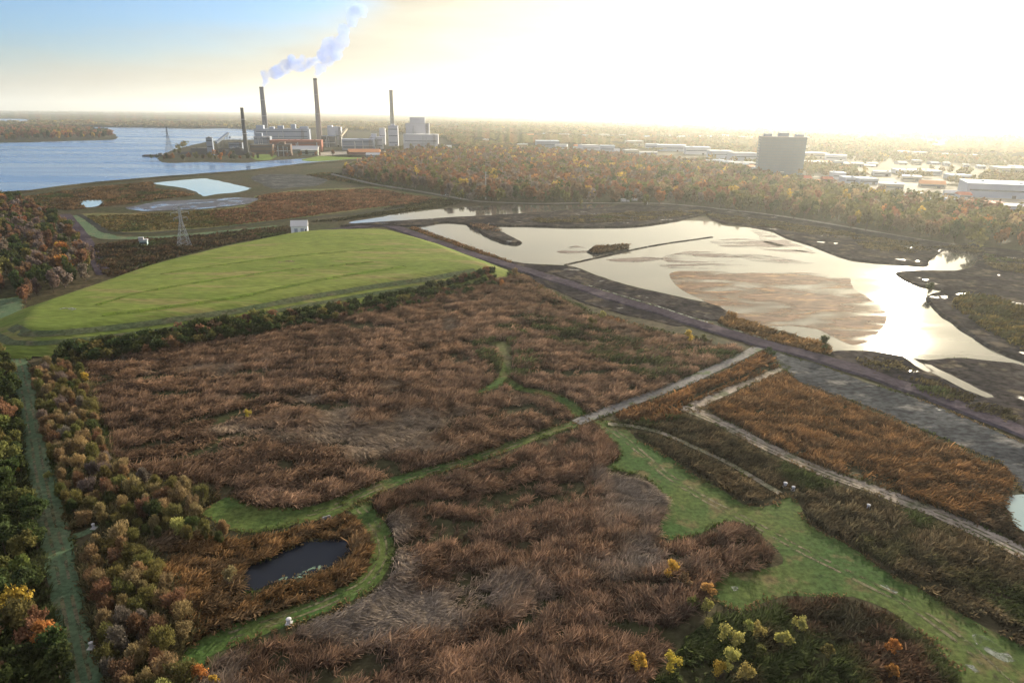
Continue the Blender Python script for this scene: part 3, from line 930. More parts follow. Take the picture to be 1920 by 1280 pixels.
for q, l in (([(1130, 776), (1180, 757), (1240, 735), (1300, 712), (1370, 680), (1418, 656), (1440, 652), (1478, 668), (1440, 682), (1340, 724), (1250, 764), (1190, 792)], 'orange topped reed hedge along the grey gravel track'),
             ([(1200, 792), (1250, 762), (1350, 720), (1440, 684), (1476, 672), (1484, 686), (1430, 707), (1370, 731), (1320, 753), (1288, 770), (1255, 792)], 'lower reed hedge between the gravel track and the dirt spur')):
    reed_bed(q, l, .85, 2.6, 24, 4, .5, seed=len(l), gaps=.2, lodged=.9, pal=((.25, .13, .055), (.16, .09, .045), (.2, .15, .1)))
reed_bed([(1140, 790), (1200, 778), (1285, 770), (1380, 812), (1500, 874), (1600, 910), (1700, 948), (1820, 996), (1930, 1050), (2100, 1140), (2050, 1290), (1920, 1212), (1790, 1140), (1700, 1084), (1640, 1050), (1585, 1014), (1522, 980), (1500, 940), (1478, 920), (1400, 940), (1330, 898), (1260, 858), (1196, 818)],
         'olive brown scrubby reed strip between the dirt track and the green corridor', .80, 1.9, -24, 7, .26, seed=21, gaps=.30, lodged=.66, pal=((.155, .115, .065), (.105, .088, .052), (.17, .145, .115)), greens=.40)
reed_bed([(1345, 1145), (1400, 1146), (1465, 1124), (1530, 1120), (1600, 1122), (1660, 1144), (1718, 1182), (1775, 1240), (1815, 1330), (1800, 1420), (1150, 1420), (1250, 1240), (1300, 1170)],
         'dark olive brush and reeds around the yellow bushes', .62, 2.1, 15, 7, .24, seed=31, gaps=.33, lodged=.75, pal=((.115, .07, .045), (.06, .055, .035), (.15, .12, .1)), greens=.56)
reed_bed([(270, 1010), (330, 985), (420, 1002), (470, 1000), (560, 972), (640, 950), (676, 956), (692, 974), (712, 1005), (716, 1036), (704, 1066), (676, 1096), (628, 1121), (556, 1149), (488, 1171), (425, 1190), (365, 1215), (330, 1150), (280, 1090)],
         'horseshoe of brown reeds round the small dark pond', .62, 2.2, 20, 7, .24, seed=40, gaps=.28, lodged=.69, pal=((.215, .125, .055), (.12, .08, .045), (.13, .11, .09)), lodge_at=((330, 1050, 9),))
# low growth of the fields further out
reed_bed([(470, 372), (500, 362), (560, 357), (650, 354), (700, 352), (760, 362), (835, 374), (760, 384), (660, 394), (560, 408), (470, 418), (440, 420), (380, 396), (460, 386)], 'russet field of dry reeds behind the mound', 2.2, 2.0, 5, 3, 1.3, seed=51, gaps=.2, lodged=.9,
         pal=((.21, .105, .06), (.15, .09, .05), (.2, .15, .1)))
reed_bed([(158, 404), (250, 400), (330, 396), (440, 388), (470, 392), (450, 420), (330, 430), (225, 434), (190, 424)], 'tan and green field of low reeds inside the ditch', 2.2, 1.6, 5, 3, 1.2, seed=52, gaps=.22, lodged=.9, pal=((.17, .12, .05), (.11, .10, .04), (.2, .15, .1)), greens=.45)
reed_bed([(60, 364), (150, 352), (280, 340), (290, 352), (340, 357), (365, 366), (300, 374), (230, 384), (190, 388), (130, 394), (60, 388), (30, 372)], 'brown reeds between the river dyke and the pale pond', 2.4, 2.2, 5, 3, 1.3, seed=53, gaps=.25, lodged=.9, pal=((.17, .10, .05), (.12, .08, .04), (.2, .15, .1)), greens=.4)
reed_bed([(560, 330), (620, 322), (720, 340), (830, 366), (760, 358), (680, 346), (620, 338)], 'strip of scrubby reeds between the ash flat and the forest', 2.4, 2.2, 5, 3, 1.3, seed=54, gaps=.25, lodged=.9, pal=((.13, .09, .04), (.08, .075, .03), (.2, .15, .1)), greens=.5)
reed_bed([(180, 462), (300, 448), (420, 437), (545, 424), (545, 436), (470, 450), (400, 464), (300, 490), (205, 520)], 'brown scrub behind the far edge of the mound', 1.8, 2.2, 5, 3, 1.1, seed=55, gaps=.25, lodged=.9, pal=((.12, .075, .045), (.07, .06, .035), (.2, .15, .1)), greens=.4, cut=False)
reed_bed([(640, 414), (740, 400), (840, 386), (870, 376), (800, 372), (660, 402), (560, 416)], 'dark green scrub on the bank of the narrow pond', 2, 2.2, 5, 3, 1.2, seed=56, gaps=.2, lodged=.9, pal=((.07, .06, .03), (.04, .045, .02), (.2, .15, .1)))
reed_bed([(950, 505), (985, 512), (1060, 556), (1150, 590), (1250, 615), (1330, 632), (1400, 648), (1330, 640), (1200, 618), (1100, 598), (1020, 560), (960, 530)], 'mixed green and rusty scrub along the haul road', 1.2, 2.0, -20, 4, .6, seed=57, gaps=.3, lodged=.9, pal=((.16, .085, .045), (.075, .07, .035), (.2, .15, .1)), greens=.5)
reed_bed([(1368, 590), (1380, 598), (1402, 606), (1480, 630), (1550, 650), (1556, 664), (1530, 664), (1480, 652), (1420, 634), (1372, 616), (1345, 606)], 'tan reed fringe between the haul road and the large pond', .9, 2.4, -20, 4, .5, seed=58, gaps=.15, lodged=.9, pal=((.26, .15, .06), (.16, .10, .045), (.2, .15, .1)), cut=False)
reed_bed([(780, 427), (832, 446), (900, 470), (956, 490), (950, 494), (892, 474), (826, 450), (770, 430)], 'thin rusty reed fringe on the bank of the large pond', 1.2, 1.6, -20, 3, .6, seed=59, gaps=.15, lodged=.9, pal=((.2, .10, .05), (.12, .08, .04), (.2, .15, .1)), cut=False)
reed_bed([(1106, 474), (1114, 467), (1140, 465), (1172, 463), (1176, 468), (1150, 473), (1120, 477)], 'brown reeds crowning the islet on the dyke', 1.2, 2.6, 0, 4, .8, seed=60, gaps=.1, lodged=.9, cut=False, z0=.6, pal=((.13, .075, .04), (.10, .07, .04), (.2, .15, .1)))
reed_bed([(1800, 560), (1850, 562), (1930, 592), (1990, 640), (1985, 690), (1930, 668), (1870, 636), (1820, 604), (1785, 575)], 'olive and gold scrub on the dark bank by the large pond', 1.2, 2.6, 0, 4, .7, seed=61, gaps=.33, lodged=.9, cut=False, z0=1.0, pal=((.15, .11, .035), (.07, .07, .025), (.2, .15, .1)), greens=.3)
reed_bed([(880, 424), (905, 426), (930, 430), (940, 437), (915, 436), (890, 430)], 'rusty reeds on the root of the dark spit', 1.4, 2.0, 0, 3, .8, seed=62, gaps=.2, lodged=.9, cut=False, z0=1.5)
reed_bed([(1830, 880), (1886, 905), (1890, 935), (1900, 990), (1930, 1010), (1930, 1045), (1850, 1000), (1720, 938), (1800, 950)], 'tangled grey brown scrub by the small greenish pond', .85, 2.0, -20, 4, .5, seed=63, gaps=.3, lodged=.7, pal=((.13, .085, .05), (.08, .062, .04), (.17, .14, .11)), greens=.35)
reed_bed([(150, 660), (240, 640), (330, 625), (450, 608), (560, 590), (520, 600), (400, 640), (300, 660), (200, 690)], 'dark grey low growth at the foot of the hedge', 1.2, 1.6, 0, 4, .6, seed=64, gaps=.3, lodged=.9, pal=((.085, .075, .06), (.06, .055, .045), (.2, .15, .1)))

reed_bed([(56, 690), (120, 672), (160, 690), (185, 760), (215, 850), (270, 892), (380, 906), (420, 945), (380, 975), (250, 985), (190, 1010), (160, 1000), (120, 1010), (100, 930), (80, 830)], 'olive scrub under the willows between lane and wide reed bed', .8, 2.0, 70, 7, .24, seed=71, gaps=.2, lodged=.9,
         pal=((.15, .125, .06), (.085, .08, .04), (.2, .15, .1)), greens=.4)
reed_bed([(150, 1010), (250, 1000), (320, 1060), (365, 1140), (375, 1215), (350, 1250), (385, 1400), (190, 1400), (170, 1260), (150, 1150), (130, 1060)], 'olive scrub under the willows west of the dark pond', .8, 2.0, 70, 7, .24, seed=72, gaps=.2, lodged=.9,
         pal=((.15, .125, .06), (.085, .08, .04), (.2, .15, .1)), greens=.4)
reed_bed([(-100, 650), (10, 655), (30, 740), (50, 840), (66, 920), (90, 1010), (104, 1080), (120, 1180), (140, 1300), (130, 1420), (-150, 1420)], 'dark undergrowth of the woods by the straight lane', .9, 1.8, 70, 7, .28, seed=73, gaps=.25, lodged=.9,
         pal=((.075, .08, .035), (.045, .055, .025), (.2, .15, .1)), greens=.5)
reed_bed([(960, 560), (1060, 590), (1160, 620), (1260, 640), (1390, 655), (1300, 696), (1220, 716), (1150, 690), (1060, 650), (1000, 620)], 'olive scrub mixed into the wide reed bed near the haul road', 1.3, 2.7, -15, 7, .34, seed=90, gaps=.45, lodged=.9,
         pal=((.10, .105, .045), (.07, .075, .035), (.2, .15, .1)), greens=.5)
reed_bed([(880, 620), (960, 600), (1010, 650), (1000, 700), (960, 715), (900, 680)], 'sparse green growth around the clearing in the wide reed bed', 1.4, 2.4, 0, 7, .34, seed=91, gaps=.44, lodged=.9,
         pal=((.085, .10, .04), (.07, .08, .035), (.2, .15, .1)), greens=.5)
for k, (q, l) in enumerate((([(1000, 413), (1080, 408), (1180, 401), (1300, 397), (1325, 402), (1270, 409), (1180, 418), (1080, 420), (1010, 420)], 'patchy olive scrub on the black mud flat between the ponds'),
                            ([(1325, 404), (1400, 410), (1500, 424), (1600, 440), (1570, 450), (1500, 438), (1430, 428), (1360, 418)], 'patchy olive scrub on the mud below the forest'),
                            ([(1600, 442), (1700, 456), (1800, 472), (1930, 492), (1930, 520), (1850, 500), (1840, 470), (1790, 462), (1700, 478), (1620, 468)], 'thin scattered scrub on the wet mud flat at the far right'),
                            ([(1600, 668), (1680, 680), (1760, 720), (1900, 780), (1880, 792), (1740, 744), (1640, 704)], 'thin brownish scrub between the haul road and the drains'))):
    reed_bed(q, l, 1.4, 1.3, -20, 5, .5, seed=80 + k, gaps=.47, lodged=.9, cut=False, z0=(1.1, .9, .9, .45)[k], pal=((.13, .10, .045), (.075, .065, .035), (.2, .15, .1)), greens=.35)
# ragged verges: low stalks along the edges of lanes, lawns and tracks
def verge(line, n, seed, label, closed=False, spread=.55, hh=(.25, .65)):
    rg = np.random.default_rng(seed)
    L = np.vstack([line, line[:1]]) if closed else line
    sl = np.hypot(*np.diff(L, axis=0).T)
    cs = np.r_[0, np.cumsum(sl)]
    m = int(cs[-1] * n)
    t = rg.uniform(0, cs[-1], m)
    i = np.clip(np.searchsorted(cs, t) - 1, 0, len(sl) - 1)
    f = ((t - cs[i]) / np.maximum(sl[i], 1e-6))[:, None]
    P = L[i] * (1 - f) + L[i + 1] * f + rg.normal(0, spread, (m, 2))
    k = fbm(P[:, 0] / 5, P[:, 1] / 5, 3, seed)
    P = P[k > .40]
    k = k[k > .40]
    a = np.array((.075, .095, .03))
    b = np.array((.17, .115, .06))
    u = np.clip((fbm(P[:, 0] / 9, P[:, 1] / 9, 3, seed + 5) - .38) / .25, 0, 1)[:, None]
    o = blades('verge_grass', P, rg.uniform(*hh, len(P)), rg.uniform(0, 6.28, len(P)), np.full(len(P), .6), a * (1 - u) + b * u, 4, .28, None, .3, seed)
    return tag(o, label, 'grass', None, 'stuff')


for kk, poly in enumerate(VIS):
    c = poly.mean(0)
    if np.hypot(*c) < 330 and len(poly) > 20 and poly[:, 1].max() < 520:
        verge(poly, 3, 300 + kk, 'ragged tufts along the edges of lanes, tracks and banks', True)
print('reed blades', NREED[0])

# ------------------------------------------------------------------ trees and bushes
TONE = {'rust red': (.22, .098, .05), 'orange': (.37, .17, .055), 'golden': (.44, .30, .06), 'yellow': (.50, .38, .07), 'olive': (.135, .125, .045), 'dark green': (.055, .072, .028),
        'tan': (.24, .175, .09), 'bare grey': (.17, .135, .115), 'green': (.10, .13, .035), 'brown': (.17, .10, .06), 'yellow green': (.33, .31, .10), 'pale orange': (.46, .26, .10)}


def crown_mesh(seed, rx, rz, zc, nl=7, nq=900, qs=.5, lobe=.5, fill=.5, twig=0.0):
    rg = np.random.default_rng(seed)
    L = rg.normal(0, 1, (nl, 3))
    L /= np.linalg.norm(L, axis=1)[:, None]
    L *= (rg.uniform(.35, .72, nl) ** .7)[:, None]
    L[0] = (0, 0, .25)
    lr = rg.uniform(.75, 1.25, nl) * lobe
    lt = rg.uniform(.72, 1.22, nl)
    k = rg.choice(nl, nq, p=lr ** 2 / (lr ** 2).sum())
    d = rg.normal(0, 1, (nq, 3))
    d /= np.linalg.norm(d, axis=1)[:, None]
    rad = rg.uniform(0, 1, nq) ** (1 - fill * .7) * lr[k] * (1 + .25 * rg.normal(0, .5, nq))
    P = L[k] + d * rad[:, None]
    P = P * np.array((rx, rx, rz)) + np.array((0, 0, zc))
    P[:, 2] = np.maximum(P[:, 2], .25)
    nrm = d * .7 + rg.normal(0, .6, (nq, 3))
    nrm /= np.linalg.norm(nrm, axis=1)[:, None]
    t1 = np.cross(nrm, rg.normal(0, 1, (nq, 3)))
    t1 /= np.linalg.norm(t1, axis=1)[:, None]
    t2 = np.cross(nrm, t1)
    sz = qs * rg.uniform(.55, 1.3, nq)[:, None] * .5
    if twig:
        k_ = rg.random(nq) < twig
        up = np.array((0, 0, 1.0)) + rg.normal(0, .38, (nq, 3)) + d * .35
        up /= np.linalg.norm(up, axis=1)[:, None]
        side = np.cross(up, rg.normal(0, 1, (nq, 3)))
        side /= np.linalg.norm(side, axis=1)[:, None]
        t1 = np.where(k_[:, None], side * .38, t1)
        t2 = np.where(k_[:, None], up * 1.9, t2)
    V = np.zeros((nq, 4, 3))
    for i, (a, b) in enumerate(((-1, -.6), (.7, -1), (1, .7), (-.6, 1))):
        V[:, i] = P + t1 * sz * a * rg.uniform(.7, 1.2, (nq, 1)) + t2 * sz * b * rg.uniform(.7, 1.2, (nq, 1)) + nrm * sz * .25 * rg.normal(0, 1, (nq, 1))
    lv = lt[k] * rg.uniform(.7, 1.3, nq)
    me = np_mesh('crown', V.reshape(-1, 3), np.arange(nq * 4).reshape(-1, 4), 4, {'lv': ('FLOAT', lv)})
    me.materials.append(LEAF)
    return me


def trunk_mesh(seed, h, r, rx, stems=1):
    rg = random.Random(seed)
    b = MB()
    for s_ in range(stems):
        ox, oy = (rg.uniform(-.5, .5) * rx * .5, rg.uniform(-.5, .5) * rx * .5) if stems > 1 else (0, 0)
        top = Vector((ox * 2 + rg.uniform(-.3, .3), oy * 2 + rg.uniform(-.3, .3), h))
        b.bar((ox * .3, oy * .3, -.2), (ox, oy, h * .45), r, r * .75, 6)
        b.bar((ox, oy, h * .45), top, r * .75, r * .25, 6)
        for k in range(4):
            z = h * rg.uniform(.35, .75)
            a = rg.uniform(0, 6.28)
            L = rx * rg.uniform(.5, .8)
            st = Vector((ox, oy, z)).lerp(top, max(0, (z - h * .45) / (h * .55)) if z > h * .45 else 0)
            st.z = z
            b.bar(st, (st.x + math.cos(a) * L, st.y + math.sin(a) * L, z + L * rg.uniform(.5, 1.0)), r * .45, r * .12, 5)
    me = bpy.data.meshes.new('trunk')
    me.from_pydata(b.v, [], b.f)
    me.update()
    me.materials.append(BARK)
    return me


def kinds(n, rx, rz, zc, h, r, nq, qs, seed, nl=7, stems=1, lobe=.5, fill=.5, twig=0.0):
    return [(trunk_mesh(seed + i, h, r, rx, stems), crown_mesh(seed + i * 7, rx * (1 + .15 * math.sin(i * 2.1)), rz * (1 + .12 * math.cos(i * 1.7)), zc, nl, nq, qs, lobe, fill, twig)) for i in range(n)]


def plant(name, kind, xy, z, label, cat, group, scale, tone, jitter=.18):
    root = thing(name, label, cat, (xy[0], xy[1], z), random.uniform(0, 6.28), group, scale)
    tr = link('trunk', kind[0], None, root)
    cr = link('crown', kind[1], None, root)
    c = TONE[tone]
    f = random.uniform(1 - jitter, 1 + jitter)
    cr.color = (c[0] * f * random.uniform(.9, 1.1), c[1] * f * random.uniform(.92, 1.08), c[2] * f, 1)
    return root


def thin(P, d, rg):
    """keep points at least d apart"""
    P = P[rg.permutation(len(P))]
    out, cells = [], {}
    for p in P:
        c = (int(p[0] // d), int(p[1] // d))
        if any(np.hypot(*(p - q)) < d for i in (-1, 0, 1) for j in (-1, 0, 1) for q in cells.get((c[0] + i, c[1] + j), ())):
            continue
        cells.setdefault(c, []).append(p)
        out.append(p)
    return np.array(out)


def clear_of(P, margin_k=0):
    bad = np.zeros(len(P), bool)
    for poly in VIS:
        bad |= pip(P, poly)
    return P[~bad]


def pick(weights):
    k = list(weights)
    return random.choices(k, [weights[i] for i in k])[0]


rgT = np.random.default_rng(99)
WOODK = kinds(6, 2.6, 2.7, 4.0, 5.2, .16, 1300, .46, 100, nl=9, lobe=.42, fill=.7, twig=.3)
WILLOWK = kinds(6, 1.9, 2.6, 2.7, 4.0, .09, 1700, .30, 200, nl=12, stems=4, lobe=.42, fill=.9, twig=.9)
BUSHK = kinds(5, 2.2, 1.9, 2.0, 2.6, .08, 600, .55, 300, nl=6, stems=3, lobe=.55)
SMALLK = kinds(4, 1.45, 1.7, 2.1, 2.4, .06, 700, .26, 400, nl=7, stems=3, lobe=.45)
FORK = kinds(10, 5.0, 6.4, 10.0, 13.5, .30, 620, 1.45, 500, nl=9, lobe=.45, fill=.7, twig=.25)


def stand(name, px, zc, sp, kindset, mix, words, cat, group, scale=(.8, 1.25), hclear=.5, clear=True):
    P = thin(grid_in(GP(px, zc), sp * .5, rgT), sp, rgT)
    if clear:
        P = P[open_ground(P, np.full(len(P), hclear))]
    n = 0
    for p in P[np.argsort(P[:, 1])]:
        tone = pick(mix)
        py = proj((p[0], p[1], zc))[1]
        plant(name, random.choice(kindset), p, 0, words(tone, py, proj((p[0], p[1], zc))[0]), cat, group, random.uniform(*scale), tone)
        n += 1
    print(name, n)


# dark woods along the left edge of the lane
stand('woodland_tree', [(-60, 655), (14, 655), (34, 740), (52, 830), (64, 900), (80, 980), (92, 1040), (104, 1110), (112, 1180), (126, 1290), (100, 1400), (-120, 1400)], 4.2, 3.7, WOODK,
      {'dark green': 9, 'olive': 5, 'golden': .35, 'rust red': .35, 'orange': .15, 'green': 2.5, 'brown': 1.2},
      lambda t, y, x: f"{t} tree in the dark woods left of the lane, {'near the mound' if y < 830 else 'by the white post' if y < 1060 else 'at the picture foot'}",
      'tree', 'trees of the dark woods by the lane', hclear=4.0)
# willowy scrub right of the lane
stand('willow_tree', [(52, 690), (110, 676), (150, 690), (175, 760), (205, 850), (260, 890), (370, 905), (396, 945), (330, 962), (220, 960), (180, 975), (130, 970), (106, 900), (86, 800)], 2.8, 3.0, WILLOWK,
      {'tan': 6, 'olive': 6, 'brown': 2, 'golden': .12, 'dark green': 1.5, 'bare grey': 2},
      lambda t, y, x: f"{t} willow between straight lane and wide reed bed, {'by the hedge' if y < 760 else 'halfway along' if y < 860 else 'by the winding lane'}",
      'willow', 'willows right of the lane', (.7, 1.1), 4.0)
stand('willow_tree', [(180, 1010), (240, 1000), (300, 1060), (350, 1130), (368, 1200), (350, 1240), (372, 1330), (380, 1400), (220, 1400), (190, 1250), (172, 1150), (158, 1060)], 2.8, 2.7, WILLOWK,
      {'tan': 7, 'olive': 7, 'brown': 1.5, 'bare grey': 1, 'golden': .1, 'yellow green': .12},
      lambda t, y, x: f"{t} willow beside the lane west of the dark pond, {'level with the pond' if y < 1120 else 'below the pond'}",
      'willow', 'willows west of the dark pond', (.7, 1.15), 3.5)
stand('willow_tree', [(190, 975), (300, 968), (400, 975), (440, 990), (420, 1010), (330, 1000), (220, 1010)], 2.2, 2.6, WILLOWK, {'olive': 5, 'dark green': 5, 'tan': 1, 'yellow green': .5},
      lambda t, y, x: f"low {t} willow between the dark pond and the end of the winding lane", 'willow', 'low willows above the dark pond', (.55, .85))
# autumn woods left of the mound
stand('autumn_tree', [(-80, 380), (0, 368), (40, 372), (110, 408), (150, 450), (176, 490), (160, 510), (100, 530), (40, 550), (-40, 566), (-160, 560)], 6, 7.0, FORK,
      {'rust red': .5, 'brown': 5, 'dark green': 6, 'orange': .1, 'golden': .08, 'olive': 4, 'bare grey': 4},
      lambda t, y, x: f"{t} tree in the autumn woods beside the mound, {'at the river end' if y < 430 else 'in their middle' if y < 490 else 'touching the mound'}",
      'tree', 'trees of the autumn woods left of the mound', (.5, .85))


def along(px, sp, off, z=0):
    L = spline(GP(px, z), .5)
    d = np.r_[0, np.cumsum(np.hypot(*np.diff(L, axis=0).T))]
    out = []
    for t in np.arange(0, d[-1], sp):
        i = np.searchsorted(d, t)
        i = min(i, len(L) - 1)
        out.append(L[i] + rgT.normal(0, off, 2))
    return out


# hedge at the foot of the mound
hp = [(120, 668), (250, 648), (330, 634), (450, 616), (560, 596), (620, 584), (700, 569), (800, 550), (880, 532), (930, 518)]
for row, (dz, sc) in enumerate(((0, (.9, 1.35)), (1, (.8, 1.3)), (2, (.6, 1.0)))):
    for p in along([(x, y + 9 * row) for x, y in hp], 3.4, .6):
        t = pick({'dark green': 10, 'olive': 2.5, 'rust red': .25, 'brown': 1.2})
        x = proj((p[0], p[1], 0))[0]
        plant('hedge_bush', random.choice(BUSHK), p, max(0, float(mound_height(np.array([p]))[0]) - .1), f"{t} bush in the hedge at the foot of the mound, {'at its western end' if x < 350 else 'in its middle' if x < 650 else 'at its eastern end'}", 'bush',
              'bushes of the hedge below the mound', random.uniform(*sc) * (1.35 if x < 520 else 1.0), t)
# yellow bushes and small trees at the lower right
for x, y, sc, t, l in ((1196, 1250, 1.2, 'golden', 'golden bush at the bottom of the big tangled reed bed'), (1262, 1246, 1.05, 'yellow', 'brightest yellow bush, rounded, at the foot of the picture'),
                       (1262, 1074, 1.1, 'golden', 'golden bush by the bleached flattened reeds'), (1328, 1112, 1.15, 'pale orange', 'pale orange bush at the tip of the green bay'),
                       (1326, 1142, .9, 'yellow green', 'small yellow green bush below the pale orange bush'), (1372, 1200, 1.25, 'yellow green', 'yellow green bush leaning, left of the pair of pale bushes'),
                       (1402, 1178, .9, 'yellow green', 'small pale bush, left one of the tight pair'), (1424, 1186, .95, 'yellow green', 'pale bush, right one of the tight pair'),
                       (1426, 1226, .9, 'olive', 'olive bush below the tight pair of pale bushes'), (1468, 1206, 1.2, 'yellow green', 'yellowish bush standing alone right of the pale pair'),
                       (1498, 1178, 1.0, 'yellow green', 'round yellowish bush farthest up the dark brush'), (1372, 1246, 1.2, 'yellow green', 'wide yellow green bush near the foot of the picture'),
                       (1350, 1262, .95, 'golden', 'golden bush in front of the wide yellow green bush'), (1398, 1274, 1.1, 'yellow green', 'yellow green bush cut by the foot of the picture'),
                       (1552, 1224, .9, 'olive', 'faint olive bush right of the yellowish bushes'), (1330, 1170, .7, 'yellow green', 'tiny yellow green bush among rusty reeds'),
                       (1286, 1090, .9, 'brown', 'brown bush between the golden and the pale orange bush'), (1300, 1130, .9, 'olive', 'olive bush left of the pale orange bush'),
                       (1674, 1218, 1.0, 'orange', 'orange tinted bush in the dark brush by the corridor'), (1672, 1262, .9, 'orange', 'small orange bush at the lower edge of the dark brush'),
                       (372, 1268, 1.0, 'orange', 'bright orange bush at the end of the winding lane'), (402, 1276, .8, 'golden', 'golden bush beside the bright orange bush'),
                       (235, 905, .8, 'golden', 'golden sapling among the willows by the wide reed bed'), (90, 892, .8, 'yellow green', 'yellow green bush hanging over the straight lane'),
                       (30, 880, .7, 'golden', 'small golden bush at the edge of the dark woods'), (430, 1090, 1.2, 'tan', 'tan bush at the western end of the dark pond'),
                       (465, 776, .8, 'yellow', 'lone yellow bush inside the wide reed bed'), (1110, 612, 1.5, 'olive', 'olive bush in the scrub by the haul road'), (1130, 596, 1.3, 'yellow green', 'yellow green bush in the scrub by the haul road'),
                       (1290, 636, 1.4, 'golden', 'golden bush above the grey gravel track'), (1320, 640, 1.3, 'olive', 'olive bush near the start of the gravel track'), (1545, 652, 1.7, 'dark green', 'dark bush ending the reed fringe by the large pond'),
                       (965, 518, 1.6, 'tan', 'tan bush at the corner of mound and haul road'), (940, 536, 1.2, 'orange', 'orange bush at the end of the hedge'), (1445, 664, 1.2, 'dark green', 'dark green bush where the gravel track meets the road'),
                       (160, 712, 1.2, 'golden', 'golden bush at the corner of the hedge and the willows'), (1740, 549, 1.8, 'dark green', 'dark bush at the tip of the bank in the large pond')):
    plant('bush', random.choice(SMALLK), G(x, y, 1.5), 0, l, 'bush', None, sc, t, .06)

# ---- the autumn forest beyond the ponds
FPX = [(640, 322), (700, 333), (800, 350), (880, 366), (1000, 372), (1160, 370), (1250, 376), (1330, 386), (1500, 408), (1700, 440), (1925, 464), (2100, 500), (2100, 420), (1925, 402), (1800, 380), (1700, 368), (1600, 352),
       (1550, 346), (1500, 338), (1420, 322), (1300, 302), (1200, 294), (1080, 284), (1000, 281), (900, 280), (830, 280), (760, 286), (700, 298), (660, 312)]


def forest_tone(p):
    x, y = proj((p[0], p[1], 10))
    t = min(1, max(0, (x - 1150) / 350))
    a = {'rust red': 3.2, 'orange': .6, 'golden': .6, 'brown': 6, 'olive': 4, 'dark green': 1.5, 'bare grey': 3.5}
    b = {'rust red': .7, 'orange': .25, 'golden': .4, 'brown': 3, 'olive': 9, 'dark green': 1.5, 'tan': 3}
    return pick(a if random.random() > t else b)


fp = spline(GP(FPX, 8), 40, True)
FP = clear_of(thin(grid_in(fp, 5.5, rgT), 9.0, rgT))
FP = FP[np.argsort(np.hypot(FP[:, 0], FP[:, 1]) - 60 * (np.abs(FP[:, 0]) < 800))]
edge_d = seg_dist(FP, GP([(640, 328), (800, 352), (880, 369), (1000, 377), (1160, 375), (1250, 380), (1330, 390), (1500, 412), (1700, 445), (1925, 470)]))
order = np.argsort(edge_d)
NOBJ = 250
for i in order[:NOBJ]:
    p = FP[i]
    t = forest_tone(p)
    x, y = proj((p[0], p[1], 8))
    where = ('by the russet field' if x < 860 else 'behind the narrow pond' if x < 1180 else 'behind the wide mud flat' if x < 1560 else 'below the distant sheds')
    plant('forest_tree', FORK[int(rgT.integers(len(FORK)))], p, 0, f"{t} tree on the near edge of the autumn forest, {where}", 'tree', 'trees on the near edge of the autumn forest', random.uniform(.72, 1.15), t)


def tree_mass(name, P, h, r, tones, nq, qs, label, seed, cat='forest'):
    rg = np.random.default_rng(seed)
    n = len(P)
    k = np.repeat(np.arange(n), nq)
    m = n * nq
    d = rg.normal(0, 1, (m, 3))
    d /= np.linalg.norm(d, axis=1)[:, None]
    rad = rg.uniform(0, 1, m) ** .35
    # every crown is two or three unequal lobes
    lob = rg.normal(0, .38, (n, 3, 3))
    li = rg.integers(0, 3, m)
    off = lob[k, li]
    Q = np.zeros((m, 3))
    Q[:, 0] = P[k, 0] + (off[:, 0] + d[:, 0] * rad * .72) * r[k]
    Q[:, 1] = P[k, 1] + (off[:, 1] + d[:, 1] * rad * .72) * r[k]
    Q[:, 2] = np.maximum(.5, h[k] * (.60 + .42 * (off[:, 2] * .6 + d[:, 2] * rad * .8)))
    nrm = d * .7 + rg.normal(0, .6, (m, 3))
    nrm /= np.linalg.norm(nrm, axis=1)[:, None]
    t1 = np.cross(nrm, rg.normal(0, 1, (m, 3)))
    t1 /= np.linalg.norm(t1, axis=1)[:, None]
    t2 = np.cross(nrm, t1)
    sz = (qs[k] if not np.isscalar(qs) else qs) * rg.uniform(.6, 1.3, m) * .5
    V = np.stack([Q - t1 * sz[:, None] - t2 * sz[:, None] * .6, Q + t1 * sz[:, None] * .7 - t2 * sz[:, None], Q + t1 * sz[:, None] + t2 * sz[:, None] * .7, Q - t1 * sz[:, None] * .6 + t2 * sz[:, None]], 1)
    col = np.ones((m, 4))
    lt = rg.uniform(.75, 1.22, (n, 3))
    col[:, :3] = np.clip(tones[k] * (lt[k, li] * rg.uniform(.72, 1.25, m))[:, None], 0, 1)
    me = np_mesh(name, V.reshape(-1, 3), np.arange(m * 4).reshape(-1, 4), 4, {'col': ('FLOAT_COLOR', col)})
    me.materials.append(LEAFC)
    return tag(link(name, me), label, cat, None, 'stuff')


rest = FP[order[NOBJ:]]
print('forest', len(FP))
rt = np.array([TONE[forest_tone(p)] for p in rest])
rest_h = rgT.uniform(11, 18, len(rest))
tree_mass('forest', rest, rest_h, rgT.uniform(4.2, 6.5, len(rest)), rt, 70, 2.6, 'dense autumn forest in rust, brown and olive spreading beyond the ponds', 5)

# ------------------------------------------------------------------ buildings, stacks, pylons
PAINT = {}


def paint(name, c, rough=.85, spec=.08, var=.12, scale=.08):
    if name not in PAINT:
        PAINT[name] = plain(name, c, rough, spec, var, scale)
    return PAINT[name]


